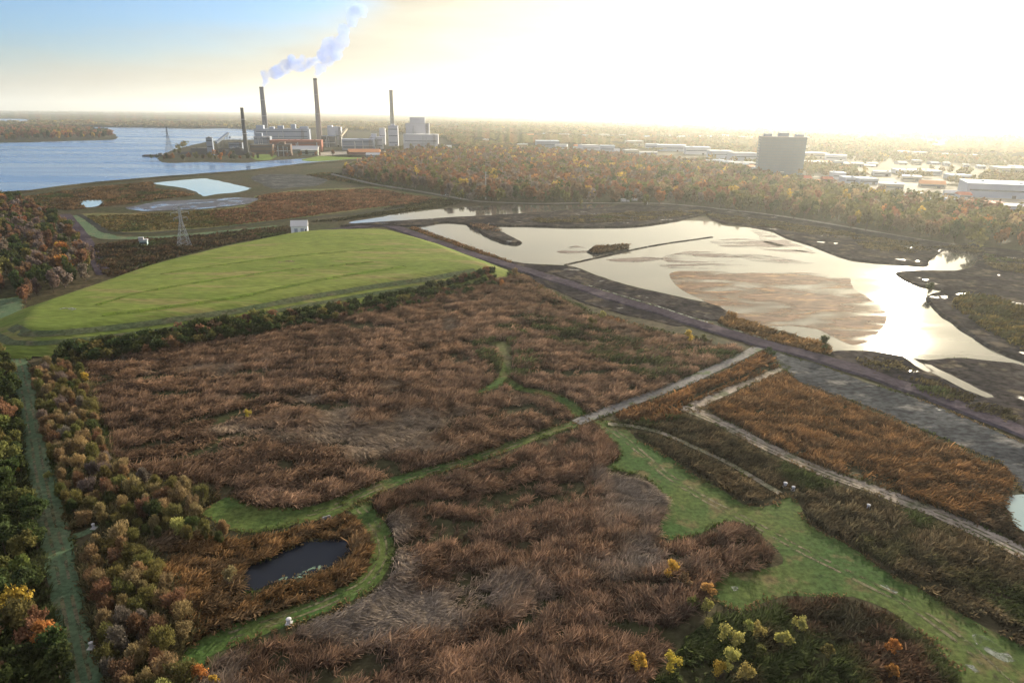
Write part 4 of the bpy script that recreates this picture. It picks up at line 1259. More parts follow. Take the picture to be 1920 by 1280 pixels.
WHITE = paint('white_cladding', (.50, .50, .54))
PALEBLUE = paint('pale_blue_cladding', (.30, .34, .43))
GREYB = paint('grey_blue_cladding', (.20, .24, .31))
DARKB = paint('dark_steel', (.09, .09, .10))
BRICK = paint('red_brick', (.26, .10, .07))
BROWN = paint('brown_steel', (.13, .09, .075))
CREAM = paint('cream_wall', (.42, .37, .29))
ROOFW = paint('white_roof', (.44, .44, .45))
ROOFG = paint('grey_roof', (.30, .31, .33))
ROOFR = paint('red_roof', (.42, .13, .08))
ROOFO = paint('orange_roof', (.55, .24, .11))
ROOFB = paint('blue_grey_roof', (.36, .42, .50))
GREENB = paint('grey_green_wall', (.22, .25, .21))
TEAL = paint('teal_paint', (.08, .35, .36), .4)
CONC = paint('stack_concrete', (.24, .20, .20), .85, .15, .12, .05)
CONCD = paint('stack_dark_concrete', (.12, .125, .165), .85, .15, .12, .05)
GLASSD = paint('dark_window_glass', (.05, .07, .10), .15, .5, .1)
STEEL = paint('galvanised_steel', (.36, .38, .41), .5, .4)
RUBBER = paint('tyre_rubber', (.02, .02, .02), .8)
FOOT = []           # footprints that woods keep clear of: x, y, radius


ORD = ('first', 'second', 'third', 'fourth', 'fifth', 'sixth', 'seventh', 'eighth', 'ninth', 'tenth', 'eleventh', 'twelfth')


def site(x, y, z=0):
    p = G(x, y, z)
    return p, math.atan2(-p[0], p[1])


def building(label, cat, xl, xr, yb, yt, depth, wall, roof, kind='flat', bands=2, turn=0.0, name='building', group=None, pent=None, rise=.25, win=True, door=True, z=0.0):
    """a block whose front stands at photo x xl..xr, foot yb, top yt"""
    xc = (xl + xr) / 2
    p, az = site(xc, yb)
    pl, pr = G(xl, yb), G(xr, yb)
    Wd = float(np.hypot(*(pr - pl)))
    Ht = max(3.0, hgt(p, yt)) - z
    rz = az * 0.6 + turn
    root = thing(name, label, cat, (p[0], p[1], z), rz, group)
    e = Ht * (1 - rise) if kind == 'gable' else Ht
    MB().box(-Wd / 2, Wd / 2, 0, depth, -.5, e).build('wall', wall, root)
    if kind == 'gable':
        MB().prism([(-.6, e), (depth + .6, e), (depth / 2, Ht)], -Wd / 2 - .5, Wd / 2 + .5).build('roof', roof, root)
    else:
        r = MB().box(-Wd / 2 - .3, Wd / 2 + .3, -.3, depth + .3, e + .003, e + .9)
        for k in range(max(1, int(Wd / 25))):
            ux, uy = random.uniform(-.38, .38) * Wd, random.uniform(.25, .75) * depth
            r.box(ux - 1.6, ux + 1.6, uy - 1.3, uy + 1.3, e + .9, e + 2.4)
        r.build('roof', roof, root)
    if win:
        for k in range(bands):
            zz = e * (k + .55) / bands
            hh = min(1.6, e / bands * .4)
            MB().box(-Wd / 2 + Wd * .04, Wd / 2 - Wd * .04, -.18, .02, zz - hh / 2, zz + hh / 2).build('window', GLASSD, root)
    if door:
        MB().box(Wd * .18, Wd * .18 + min(4, Wd * .2), -.16, .02, 0, min(3.6, e * .7)).build('door', DARKB, root)
    if cat == 'power plant':
        for k in range(3):
            u = random.uniform(-.42, .42) * Wd
            MB().bar((u, -1.2, 0), (u, -1.2, e * random.uniform(.6, 1.0)), .9, n=8).build('pipe', STEEL, root)
        zz = e * random.uniform(.3, .5)
        MB().bar((-Wd * .47, -2.2, zz), (Wd * .47, -2.2, zz), .8, n=8).build('pipe', STEEL, root)
        u = random.choice((-.44, .36)) * Wd
        st_ = MB()
        for sx in (0, 4):
            for sy in (0, -4):
                st_.bar((u + sx, sy - .3, 0), (u + sx, sy - .3, e + 2), .25)
        for k in range(int(e / 4)):
            st_.box(u - .2, u + 4.2, -4.5, -.2, k * 4 + 3.8, k * 4 + 4.05)
        st_.build('stair_tower', BROWN, root)
    if pent:
        for (u0, u1, v0, v1, h1) in pent:
            MB().box(Wd * (u0 - .5), Wd * (u1 - .5), depth * v0, depth * v1, e + .9, e + .9 + h1).build('rooftop_block', wall, root)
    for t in np.linspace(-.5, .5, max(2, int(Wd / 25))):
        c, s_ = math.cos(rz), math.sin(rz)
        FOOT.append((p[0] + c * t * Wd - s_ * depth / 2, p[1] + s_ * t * Wd + c * depth / 2, depth / 2 + 10))
    return root


def stack(label, x, yb, yt, r0, r1, mat, capmat):
    p, az = site(x, yb)
    H = hgt(p, yt)
    root = thing('chimney_stack', label, 'chimney', (p[0], p[1], 0))
    MB().lathe([(r0, -.5), (r0 * .80 + r1 * .2, H * .2), (r0 * .45 + r1 * .55, H * .55), (r1, H * .985)], 24).build('shaft', mat, root)
    MB().lathe([(r1 * 1.06, H * .972), (r1 * 1.06, H), (r1 * .8, H), (r1 * .78, H - 3)], 24, cap=False).build('rim', capmat, root)
    for f in (.45, .75):
        rr = r0 + (r1 - r0) * f
        MB().lathe([(rr * .98, H * f), (rr + 1.6, H * f), (rr + 1.6, H * f + 1.2), (rr * .98, H * f + 1.2)], 24, cap=False).build('platform', STEEL, root)
    return p, H


S1 = stack('tall grey smoking chimney on the left of the plant', 500, 262, 163, 9.5, 6.5, CONCD, DARKB)
S2 = stack('tallest brownish smoking chimney in the middle of the plant', 600, 268, 147, 8.5, 5.5, CONC, DARKB)
S3 = stack('pale grey chimney without smoke, right of the smoking pair', 737, 262, 169, 7.5, 6.0, paint('pale_stack_concrete', (.30, .29, .27)), CONC)
S0 = stack('short dark chimney standing apart at the water end of the plant', 463, 291, 202, 4.6, 3.2, DARKB, DARKB)

# power plant blocks
building('long pale blue boiler house beneath the smoking chimneys', 'power plant', 479, 582, 270, 243, 60, PALEBLUE, GREYB, bands=3, name='boiler_house', pent=[(.03, .16, .2, .7, 10), (.26, .34, .3, .8, 6), (.42, .52, .2, .6, 9), (.66, .74, .2, .7, 13), (.82, .97, .3, .7, 7)])
building('stepped blue grey annex at the left end of the boiler house', 'power plant', 478, 508, 282, 257, 40, GREYB, ROOFG, bands=3, name='plant_annex', pent=[(.1, .5, .2, .7, 8)])
building('red brick turbine hall in front of the boiler house', 'power plant', 508, 604, 285, 264, 45, BRICK, BRICK, bands=2, name='turbine_hall')
building('white roofed shed in front of the brick hall', 'shed', 542, 596, 287, 274, 30, GREENB, ROOFW, 'gable', 1, name='plant_shed', rise=.45)
building('dark brown crusher house left of the white roofed shed', 'power plant', 519, 546, 293, 272, 30, BROWN, DARKB, bands=2, name='crusher_house', pent=[(.2, .6, .2, .8, 5)])
building('low grey green workshop below the white roofed shed', 'workshop', 564, 596, 292, 282, 20, GREENB, ROOFW, bands=1, name='workshop')
building('dark low building beside the short dark chimney', 'workshop', 470, 512, 288, 272, 30, BROWN, DARKB, bands=2, name='coal_workshop')
building('tall white precipitator block right of the tallest chimney', 'power plant', 616, 641, 275, 239, 40, WHITE, PALEBLUE, bands=1, name='precipitator', pent=[(0, .35, .1, .8, 4)])
building('grey framed block between the tallest chimney and the precipitator', 'power plant', 604, 630, 276, 256, 30, DARKB, GREYB, bands=3, name='fan_house')
building('long low blue grey hall in the middle of the plant', 'power plant', 642, 702, 282, 262, 50, GREYB, PALEBLUE, bands=2, name='switch_hall')
building('pale stepped block left of the pale chimney', 'power plant', 694, 718, 280, 258, 40, WHITE, WHITE, bands=2, name='ash_silo_house', pent=[(.1, .5, .2, .7, 8)])
building('narrow white tower left of the pale chimney', 'tower', 712, 723, 272, 241, 25, WHITE, ROOFW, bands=1, name='white_tower')
building('white tower at the foot of the pale chimney', 'tower', 729, 747, 274, 237, 28, WHITE, PALEBLUE, bands=3, name='transfer_tower', pent=[(.3, .7, .2, .7, 5)])
building('huge white stepped boiler block at the right end of the plant', 'power plant', 757, 822, 279, 253, 55, WHITE, ROOFW, bands=1, name='boiler_block')
building('tall upper stage of the huge white boiler block', 'power plant', 762, 806, 276, 232, 45, WHITE, ROOFW, bands=1, name='boiler_tower', pent=[(.18, .82, .1, .9, 15)], door=False, turn=.02)
building('low white annex right of the huge white block', 'annex', 820, 846, 281, 274, 30, WHITE, ROOFW, bands=1, name='white_annex')
building('orange roofed store in front of the plant', 'store', 652, 712, 290, 280, 35, BRICK, ROOFO, 'gable', 1, name='orange_store', rise=.55)
building('long white roofed store beside the autumn forest', 'store', 686, 718, 294, 287, 25, PALEBLUE, ROOFW, 'gable', 1, name='white_store', rise=.5)
building('dark blue coal tower at the head of the conveyor', 'tower', 390, 401, 292, 259, 14, GREYB, DARKB, bands=3, name='coal_tower')
building('low dark coal shed near the conveyor', 'shed', 360, 390, 290, 279, 25, DARKB, DARKB, bands=1, name='coal_shed', win=False)
building('grey coal hopper house between conveyor and short dark chimney', 'power plant', 430, 455, 286, 268, 20, GREYB, DARKB, bands=2, name='hopper_house')


def between(name, label, cat, a, za, b, zb, r, mat, legs=4):
    """an inclined conveyor gallery on trestles"""
    a, b = np.array(a), np.array(b)
    c = (a + b) / 2
    root = thing(name, label, cat, (c[0], c[1], 0))
    A = Vector((a[0] - c[0], a[1] - c[1], za))
    B = Vector((b[0] - c[0], b[1] - c[1], zb))
    MB().bar(A, B, r).build('gallery', mat, root)
    for k in range(legs):
        q = A.lerp(B, (k + .5) / legs)
        MB().bar((q.x - r, q.y, 0), (q.x - r * .3, q.y, q.z - r * .5), r * .16).bar((q.x + r, q.y, 0), (q.x + r * .3, q.y, q.z - r * .5), r * .16).build('trestle', DARKB, root)
    return root


pa, pb = G(408, 288), G(432, 286)
between('conveyor', 'sloping coal conveyor gallery rising beside the river', 'conveyor', pa, hgt(pa, 268), pb, hgt(pb, 250), 3.2, GREYB)
pa, pb = G(434, 285), G(480, 276)
between('conveyor', 'level coal conveyor gallery leading to the boiler house', 'conveyor', pa, hgt(pa, 258), pb, hgt(pb, 257), 3.0, GREYB)
pa, pb = G(640, 276), G(652, 274)
between('conveyor', 'short pale conveyor catching the light beside the precipitator', 'conveyor', pa, hgt(pa, 256), pb, hgt(pb, 242), 3.6, CREAM, 3)  # cream puts the yellow sunlight into this gallery's own colour


def heap(label, x, y, rx, ry, h, seed):
    p = G(x, y)
    n, m = 28, 10
    vs, fs = [(0, 0, h)], []
    for i in range(1, m + 1):
        for k in range(n):
            a = 2 * math.pi * k / n
            f = i / m
            jj = 1 + .3 * (vn(math.cos(a) * 2 + seed, math.sin(a) * 2 + f * 1.5) - .5)
            vs.append((rx * f * jj * math.cos(a), ry * f * jj * math.sin(a), h * (1 - f ** 1.2) * (1 + .25 * (vn(a * 2 + seed, f * 4) - .5)) - (.3 if i == m else 0)))
    fs += [(0, 1 + k, 1 + (k + 1) % n) for k in range(n)]
    for i in range(m - 1):
        for k in range(n):
            k2 = (k + 1) % n
            fs.append((1 + i * n + k, 1 + (i + 1) * n + k, 1 + (i + 1) * n + k2, 1 + i * n + k2))
    b = MB().add(vs, fs)
    o = b.build('coal_heap', paint('coal', (.03, .03, .035), .9, .1, .3, .2))
    o.location = (p[0], p[1], 0)
    tag(o, label, 'coal heap')


heap('low black coal heap at the foot of the sloping conveyor', 420, 289, 55, 40, 13, 1)
heap('long dark coal heap near the low dark coal shed', 378, 288, 60, 30, 9, 2)
heap('pointed black coal heap left of the short dark chimney', 446, 290, 40, 28, 15, 3)


# moored barge
def barge(label, x, y, L, B, rz):
    p = G(x, y)
    root = thing('barge', label, 'barge', (p[0], p[1], 0), rz)
    MB().prism([(-B / 2, 2.4), (-B / 2 * .8, -.3), (B / 2 * .8, -.3), (B / 2, 2.4)], -L / 2, L / 2).build('hull', DARKB, root)
    MB().box(-L / 2 + 3, L / 2 - 12, -B * .38, B * .38, 2.41, 3.6).build('cargo_hatch', BROWN, root)
    MB().box(L / 2 - 10, L / 2 - 3, -B * .3, B * .3, 2.41, 6.5).build('deckhouse', DARKB, root)


barge('dark barge moored off the tip of the plant shore', 288, 293.5, 40, 11, .2)


# lattice pylons and poles
def pylon(label, x, yb, yt, base, arms, matx=None):
    p, az = site(x, yb)
    H = hgt(p, yt)
    root = thing('power_pylon', label, 'pylon', (p[0], p[1], 0), az + .35)
    m = matx or STEEL
    wst = H * .62
    wv = base * .22

    def half(z):
        return base / 2 + (wv / 2 - base / 2) * min(1, z / wst) if z < wst else wv / 2 * (1 - .6 * (z - wst) / (H - wst))
    t = max(.10, H * .0045)
    for sx, sy in ((1, 1), (1, -1), (-1, -1), (-1, 1)):
        b = MB()
        zs = [0, wst * .5, wst, H]
        for a_, c_ in zip(zs[:-1], zs[1:]):
            b.bar((sx * half(a_), sy * half(a_), a_ - (.4 if a_ == 0 else 0)), (sx * half(c_), sy * half(c_), c_), t)
        b.build('leg', m, root)
    b = MB()
    zs = list(np.linspace(0, wst, 7)) + list(np.linspace(wst, H, 6))[1:]
    for a_, c_ in zip(zs[:-1], zs[1:]):
        ha, hc = half(a_), half(c_)
        for (x0, y0), (x1, y1) in (((1, 1), (1, -1)), ((1, -1), (-1, -1)), ((-1, -1), (-1, 1)), ((-1, 1), (1, 1))):
            b.bar((x0 * ha, y0 * ha, a_), (x1 * hc, y1 * hc, c_), t * .6).bar((x1 * ha, y1 * ha, a_), (x0 * hc, y0 * hc, c_), t * .6).bar((x0 * hc, y0 * hc, c_), (x1 * hc, y1 * hc, c_), t * .6)
    b.build('bracing', m, root)
    for f, L in arms:
        b = MB()
        z = H * f
        for sgn in (-1, 1):
            for sy in (-1, 1):
                b.bar((sgn * half(z), sy * half(z), z), (sgn * L, 0, z + .3), t * .7).bar((sgn * half(z), sy * half(z), z + H * .045), (sgn * L, 0, z + .3), t * .7)
        ca = b.build('crossarm', m, root)
        for sgn in (-1, 1):
            MB().lathe([(.05, 0), (.16, .3), (.16, 1.6), (.05, 1.9)], 8, (sgn * L, 0, z - 1.6)).build('insulator', GREYB, ca)
    return root


pylon('lattice pylon standing behind the green mound', 346, 462, 386, 7.5, ((.70, 4.5), (.83, 6.0), (.95, 4.0)))
pylon('thin lattice mast on the water side of the plant', 318, 284, 238, 14, ((.6, 9), (.78, 12), (.93, 8)), DARKB)


def pole(label, x, yb, yt, r):
    p, az = site(x, yb)
    H = hgt(p, yt)
    root = thing('power_pole', label, 'pole', (p[0], p[1], 0), az)
    MB().lathe([(r, -.3), (r * .5, H)], 12).build('shaft', paint('pale_pole', (.6, .6, .58)), root)
    for f in (.78, .87, .96):
        b = MB().bar((-2.6, 0, H * f), (2.6, 0, H * f + .2), .12)
        b.build('crossarm', STEEL, root)


pole('pale steel power pole in front of the autumn forest', 911, 374, 322, .55)
pole('thin pale pole at the bend of the perimeter road', 1214, 384, 366, .3)
# office block
def office():
    xl, xr, yb, yt, D = 1423, 1500, 327, 258, 34
    p, az = site((xl + xr) / 2, yb)
    Wd = float(np.hypot(*(G(xr, yb) - G(xl, yb))))
    H = hgt(p, yt)
    rz = az * .75 + .05
    root = thing('office_block', 'tall slab shaped grey blue office block rising above the forest', 'office block', (p[0], p[1], 0), rz)
    OFFGLASS = paint('office_glass', (.15, .19, .23), .5, .2)
    fac = paint('office_facade', (.14, .195, .25), .8, .05)
    MB().box(-Wd / 2, Wd / 2, 0, D, -.5, H).build('wall', fac, root)
    MB().box(-Wd / 2 - .4, Wd / 2 + .4, -.4, D + .4, H + .003, H + 1.4).build('roof', ROOFG, root)
    for u0, u1, hh in ((-.42, -.25, 4), (-.1, .12, 5.5), (.28, .45, 3.5)):
        MB().box(Wd * u0, Wd * u1, D * .25, D * .75, H + 1.4, H + 1.4 + hh).build('rooftop_block', GREYB, root)
    nf = 13
    for k in range(nf):
        z = H * (k + .5) / nf
        MB().box(-Wd / 2 + 1.5, Wd / 2 - 1.5, -.25, .05, z - 1.3, z + 1.3).build('window', OFFGLASS, root)
        MB().box(-Wd / 2 - .25, -Wd / 2 + .05, 1.5, D - 1.5, z - 1.3, z + 1.3).build('window', OFFGLASS, root)
    for k in range(9):
        x = -Wd / 2 + Wd * (k + .5) / 9
        MB().box(x - .4, x + .4, -.6, -.26, 0, H).build('mullion', fac, root)
    MB().box(-6, 6, -5, -.3, 3.6, 4.2).build('canopy', ROOFW, root)
    FOOT.append((p[0], p[1] + D / 2, 48))


office()

# the town among the trees: long low sheds and houses
for xl, xr, yb, yt, d, wl, rf, kd, lb in (
    (1006, 1048, 279, 265, 60, GREYB, ROOFB, 'flat', 'long grey roofed shed farthest left in the town'),
    (1040, 1062, 282, 272, 40, WHITE, ROOFG, 'flat', 'grey shed touching the long grey roofed shed'),
    (972, 990, 278, 271, 30, CREAM, ROOFW, 'flat', 'small cream hall left of the long grey roofed shed'),
    (905, 916, 268, 262, 30, CREAM, ROOFW, 'flat', 'tiny pale hall between the white boiler block and the town'),
    (1078, 1092, 279, 271, 25, WHITE, ROOFO, 'gable', 'small house with a sunny roof in the town trees'),
    (1092, 1124, 284, 273, 45, WHITE, ROOFW, 'flat', 'white shed in the middle of the left town'),
    (1126, 1152, 287, 274, 40, PALEBLUE, ROOFB, 'flat', 'blue roofed shed next to the white shed'),
    (1152, 1162, 289, 279, 20, WHITE, ROOFW, 'gable', 'narrow white house right of the blue roofed shed'),
    (1178, 1206, 273, 265, 50, CREAM, ROOFW, 'flat', 'cream hall far back in the left town'),
    (1210, 1232, 280, 271, 40, PALEBLUE, ROOFB, 'flat', 'blue hall in front of the cream hall'),
    (1172, 1196, 291, 282, 30, CREAM, ROOFW, 'flat', 'pale shed closest to the rust red treetops'),
    (1234, 1284, 284, 273, 60, PALEBLUE, ROOFB, 'flat', 'long blue warehouse in the middle of the town'),
    (1200, 1232, 292, 286, 30, WHITE, ROOFW, 'flat', 'low white shed in front of the long blue warehouse'),
    (1286, 1330, 290, 277, 55, WHITE, ROOFB, 'flat', 'long white walled warehouse left of the office block'),
    (1332, 1372, 297, 284, 50, PALEBLUE, ROOFW, 'flat', 'white roofed warehouse left of the office block'),
    (1376, 1420, 302, 288, 45, PALEBLUE, ROOFG, 'flat', 'grey roofed warehouse just left of the office block'),
    (1376, 1418, 313, 306, 25, CREAM, ROOFW, 'flat', 'low cream shed at the foot of the office block'),
    (1503, 1552, 297, 288, 50, CREAM, ROOFW, 'flat', 'long cream roofed hall right of the office block'),
    (1550, 1584, 302, 292, 40, WHITE, ROOFB, 'flat', 'white walled hall at the end of the cream roofed hall'),
    (1503, 1522, 340, 330, 18, CREAM, ROOFR, 'gable', 'red roofed house below the office block'),
    (1524, 1540, 347, 337, 15, WHITE, ROOFO, 'gable', 'orange roofed house next to the red roofed house'),
    (1545, 1562, 341, 332, 15, BRICK, ROOFR, 'gable', 'brick house behind the orange roofed house'),
    (1562, 1584, 337, 325, 25, WHITE, ROOFB, 'flat', 'blue roofed shop right of the houses'),
    (1586, 1606, 344, 334, 25, PALEBLUE, ROOFB, 'flat', 'pale blue shop beside the blue roofed shop'),
    (1612, 1645, 346, 336, 30, PALEBLUE, ROOFB, 'flat', 'wide blue grey shop in the sunlit yards'),
    (1650, 1690, 357, 346, 25, CREAM, ROOFW, 'flat', 'cream hall nearest the forest in the sunlit yards'),
    (1694, 1724, 340, 332, 30, CREAM, ROOFW, 'flat', 'pale hall behind the sunlit yards'),
    (1728, 1768, 352, 340, 30, CREAM, ROOFO, 'gable', 'sunny gabled hall at the end of the sunlit yards'),
    (1690, 1760, 328, 321, 40, WHITE, ROOFW, 'flat', 'long white hall far behind the sunlit yards'),
    (1774, 1796, 368, 358, 18, WHITE, ROOFW, 'gable', 'white gabled house left of the blue grey warehouse'),
    (1800, 1820, 372, 361, 18, WHITE, ROOFR, 'gable', 'white house with a red roof left of the blue grey warehouse'),
    (1822, 1925, 372, 347, 60, PALEBLUE, ROOFB, 'flat', 'very large blue grey warehouse at the edge of the picture'),
    (1828, 1878, 396, 382, 22, BRICK, ROOFR, 'flat', 'red roofed store below the large warehouse'),
    (1880, 1925, 402, 388, 25, PALEBLUE, ROOFW, 'flat', 'white roofed store beside the red roofed store'),
    (1786, 1824, 394, 386, 18, CREAM, ROOFO, 'gable', 'small orange roofed house left of the red roofed store'),
    (1876, 1930, 328, 316, 40, CREAM, ROOFW, 'flat', 'cream warehouse alone among the far trees'),
    (1640, 1668, 330, 323, 25, WHITE, ROOFG, 'flat', 'grey roofed hall among the trees behind the shops'),
    (1788, 1822, 338, 330, 30, PALEBLUE, ROOFB, 'flat', 'blue hall between the cream warehouse and the large warehouse')):
    building(lb, 'house' if kd == 'gable' else 'warehouse', xl, xr, yb, yt, d, wl, rf, kd, 1, random.uniform(-.15, .25), 'town_house' if kd == 'gable' else 'warehouse', 'town buildings beyond the forest', rise=.45)


rb = random.Random(5)
for n_, x0, x1, y0, y1, lb in ((12, 1400, 985, 262, 256, 'pale shed of the farthest town row, counted from the office block'), (8, 1520, 1640, 309, 313, 'small roof in the row beyond the houses, counted from the office block'),
                               (8, 1900, 1690, 318, 308, 'roof of the far row behind the large warehouse, counted from the picture edge'), (7, 1424, 1330, 318, 305, 'small shed along the back of the forest, counted from the office block'),
                               (8, 1600, 1780, 366, 378, 'small house between forest and sunlit yards, counted from the office block'), (9, 1700, 1910, 290, 300, 'distant pale roof among misty trees, counted from the office block')):
    for k in range(n_):
        t = k / (n_ - 1)
        x, y = x0 + (x1 - x0) * t + rb.uniform(-6, 6), y0 + (y1 - y0) * t + rb.uniform(-2, 2)
        wpx = rb.uniform(8, 24)
        gab = rb.random() < .35
        building(f'{ORD[k]} {lb}', 'house' if gab else 'warehouse', x - wpx / 2, x + wpx / 2, y, y - rb.uniform(4, 7), rb.uniform(18, 40), rb.choice((WHITE, CREAM, PALEBLUE)), rb.choice((ROOFW, ROOFG, ROOFB, ROOFO if gab else ROOFW)),
                 'gable' if gab else 'flat', 1, rb.uniform(-.2, .3), 'town_house' if gab else 'warehouse', 'town buildings beyond the forest', rise=.45)


# white shed behind the mound
def shed():
    p, az = site(562, 440)
    pl, pr = G(547, 440), G(577, 440)
    Wd = float(np.hypot(*(pr - pl)))
    H = hgt(p, 415)
    D = 12
    root = thing('white_shed', 'white gabled shed behind the far edge of the green mound', 'shed', (p[0], p[1], 0), az * .8)
    e = H * .62
    wm = paint('white_sheet_metal', (.78, .80, .84), .5)
    MB().box(-Wd / 2, Wd / 2, 0, D, -.3, e).build('wall', wm, root)
    MB().prism([(-.5, e), (D + .5, e), (D / 2, H)], -Wd / 2 - .4, Wd / 2 + .4).build('roof', ROOFW, root)
    for x in (-Wd * .3, Wd * .08):
        MB().box(x, x + Wd * .2, -.12, .02, 0, e * .75).build('door', PALEBLUE, root)
    MB().box(Wd * .34, Wd * .43, -.1, .02, e * .4, e * .65).build('window', GLASSD, root)


shed()
p, az = site(270, 459)
building('small teal hut in the scrub left of the pylon', 'hut', 263, 276, 461, 452, 4, paint('pale_teal_wall', (.32, .45, .46)), ROOFG, 'flat', 1, name='hut')


# vehicles
def vehicle(name, label, cat, x, y, body, rz, L=4.5, Wd=1.8, H=1.45, boxy=False, z=0.0):
    p = G(x, y, z)
    root = thing(name, label, cat, (p[0], p[1], z), rz)
    w2 = Wd / 2
    if boxy:
        MB().prism([(-w2, .6), (w2, .6), (w2, H), (-w2, H)], -L / 2, L * .2).build('cargo_box', body, root)
        MB().prism([(-w2 * .95, .5), (w2 * .95, .5), (w2 * .95, H * .6), (w2 * .8, H * .82), (-w2 * .8, H * .82), (-w2 * .95, H * .6)], L * .22, L / 2).build('cab', body, root)
        MB().box(L / 2 - .4, L / 2 + .03, -w2 * .75, w2 * .75, H * .52, H * .74).build('windscreen', GLASSD, root)
        MB().box(-L / 2, L / 2, -w2 * .5, w2 * .5, .4, .6).build('chassis', DARKB, root)
    else:
        b = MB()
        prof = [(-L / 2, .35), (L / 2, .35), (L / 2, .75), (L * .28, .88), (-L * .4, .92), (-L / 2, .8)]
        vs = [(x_, -w2, z_) for x_, z_ in prof] + [(x_, w2, z_) for x_, z_ in prof]
        n = len(prof)
        b.add(vs, [(k, (k + 1) % n, n + (k + 1) % n, n + k) for k in range(n)] + [tuple(range(n))[::-1], tuple(range(n, 2 * n))])
        b.build('body', body, root)
        prof = [(L * .25, .885), (L * .1, H), (-L * .28, H), (-L * .4, .925)]
        b = MB()
        vs = [(x_, -w2 * .86, z_) for x_, z_ in prof] + [(x_, w2 * .86, z_) for x_, z_ in prof]
        n = 4
        b.add(vs, [(k, (k + 1) % n, n + (k + 1) % n, n + k) for k in range(n)] + [tuple(range(n))[::-1], tuple(range(n, 2 * n))])
        b.build('cabin', GLASSD, root)
        MB().box(-L * .26, L * .09, -w2 * .8, w2 * .8, H + .002, H + .05).build('roof', body, root)
    for sx in (-.3, .3):
        for sy in (-1, 1):
            MB().bar((L * sx, sy * (w2 - .22), .34), (L * sx, sy * (w2 + .02), .34), .34, n=14).build('wheel', RUBBER, root)


WCAR = paint('white_car_paint', (.75, .76, .78), .3, .5, .03)
GCAR = paint('grey_car_paint', (.2, .21, .23), .3, .5, .03)
vehicle('parked_truck', 'white box truck on the perimeter road, left one of two', 'truck', 1172, 379, WCAR, .1, 9, 2.5, 3.4, True, .25)
vehicle('parked_truck', 'white box truck on the perimeter road, right one of two', 'truck', 1187, 377, WCAR, -.1, 9, 2.5, 3.4, True, .25)
vehicle('parked_car', 'white car parked beside the white shed', 'car', 624, 436, WCAR, .3, 5, 2, 1.7, z=.9)
vehicle('parked_car', 'dark car parked next to the white shed', 'car', 602, 438, GCAR, .2, 5, 2, 1.6, z=.9)
vehicle('parked_car', 'teal car parked on the haul road behind the mound', 'car', 641, 434, TEAL, .4, 5, 2, 1.7, z=1.35)
vehicle('parked_car', 'white car on the perimeter road below the pale pole', 'car', 838, 366, WCAR, 1.2, 5, 2, 1.7, z=.25)


# small white fixtures along the lanes
def well(label, x, y, h=1.1, r=.22):
    p = G(x, y)
    root = thing('well_post', label, 'monitoring well', (p[0], p[1], 0))
    MB().box(-.6, .6, -.6, .6, -.1, .12).build('pad', paint('pad_concrete', (.42, .41, .39)), root)
    MB().lathe([(r, .1), (r, h)], 14).build('casing', WHITE, root)
    MB().lathe([(r * 1.25, h - .12), (r * 1.25, h + .08), (r * .6, h + .2)], 14).build('cap', ROOFW, root)


well('white well post beside the lane below the dark pond', 542, 1168, 1.0, .40)
well('white well post at the end of the short lane stub', 176, 990, 1.1, .3)
well('white well post at the end of the worn footpath', 1472, 912, 1.1, .4)
well('pale well post touching the green corridor below the footpath end', 1487, 918, .9, .35)
well('white well post standing in the scrub by the dirt track', 1627, 956, 1.5, .35)
well('white post by the lower end of the straight lane', 172, 1214, 1.1, .3)
well('white post by the upper end of the straight lane', 14, 694, 1.2, .4)


def culvert(label, x, y):
    p = G(x, y)
    root = thing('culvert_headwall', label, 'culvert', (p[0], p[1], 0), .6, None, .65)
    cm = paint('culvert_concrete', (.2, .2, .2))
    MB().box(-1.3, 1.3, -.2, .2, -.2, 1.1).build('headwall', cm, root)
    MB().box(-1.5, -1.28, -1.4, .2, -.2, .9).build('wing_wall', cm, root)
    MB().box(1.28, 1.5, -1.4, .2, -.2, .9).build('wing_wall', cm, root)
    MB().lathe([(.45, 0), (.45, .3)], 14, (0, 0, 0)).build('pipe', DARKB, root).rotation_euler = (R(90), 0, 0)


culvert('concrete culvert at the end of the lane beside the orange bush', 422, 1240)
culvert('small concrete culvert where the lanes join', 612, 972)

# ------------------------------------------------------------------ woods out to the horizon
RIV = GP([(-900, 600), (0, 361), (290, 332), (470, 318), (640, 300), (692, 294), (560, 299), (455, 307), (330, 307), (296, 298), (345, 275), (430, 261), (480, 262), (484, 254), (480, 244), (430, 241), (300, 240), (215, 239), (-500, 236), (-1600, 250)])
RIV2 = GP([(-300, 224), (0, 223), (40, 223.5), (58, 226), (50, 230.5), (0, 231), (-300, 231)])
PLANT_ = GP([(295, 305), (300, 290), (390, 265), (482, 255), (482, 247), (600, 244), (700, 247), (840, 262), (850, 284), (720, 297), (560, 300), (450, 306)])
POINT_PX = [(-40, 268), (0, 268), (60, 267), (130, 264.5), (190, 263), (217, 261), (214, 252), (180, 244), (120, 240), (60, 238), (0, 238), (-40, 238)]


def free_of_built(P, pad=0):
    bad = pip(P, RIV) | pip(P, RIV2) | pip(P, PLANT_)
    for x, y, r in FOOT:
        bad |= (P[:, 0] - x) ** 2 + (P[:, 1] - y) ** 2 < (r + pad) ** 2
        # the line of sight just in front of low buildings stays open, as in the photograph
        bad |= (np.abs((P[:, 0] - x * .965)) < r * .8) & (np.abs(P[:, 1] - y * .965) < r)
    return ~bad


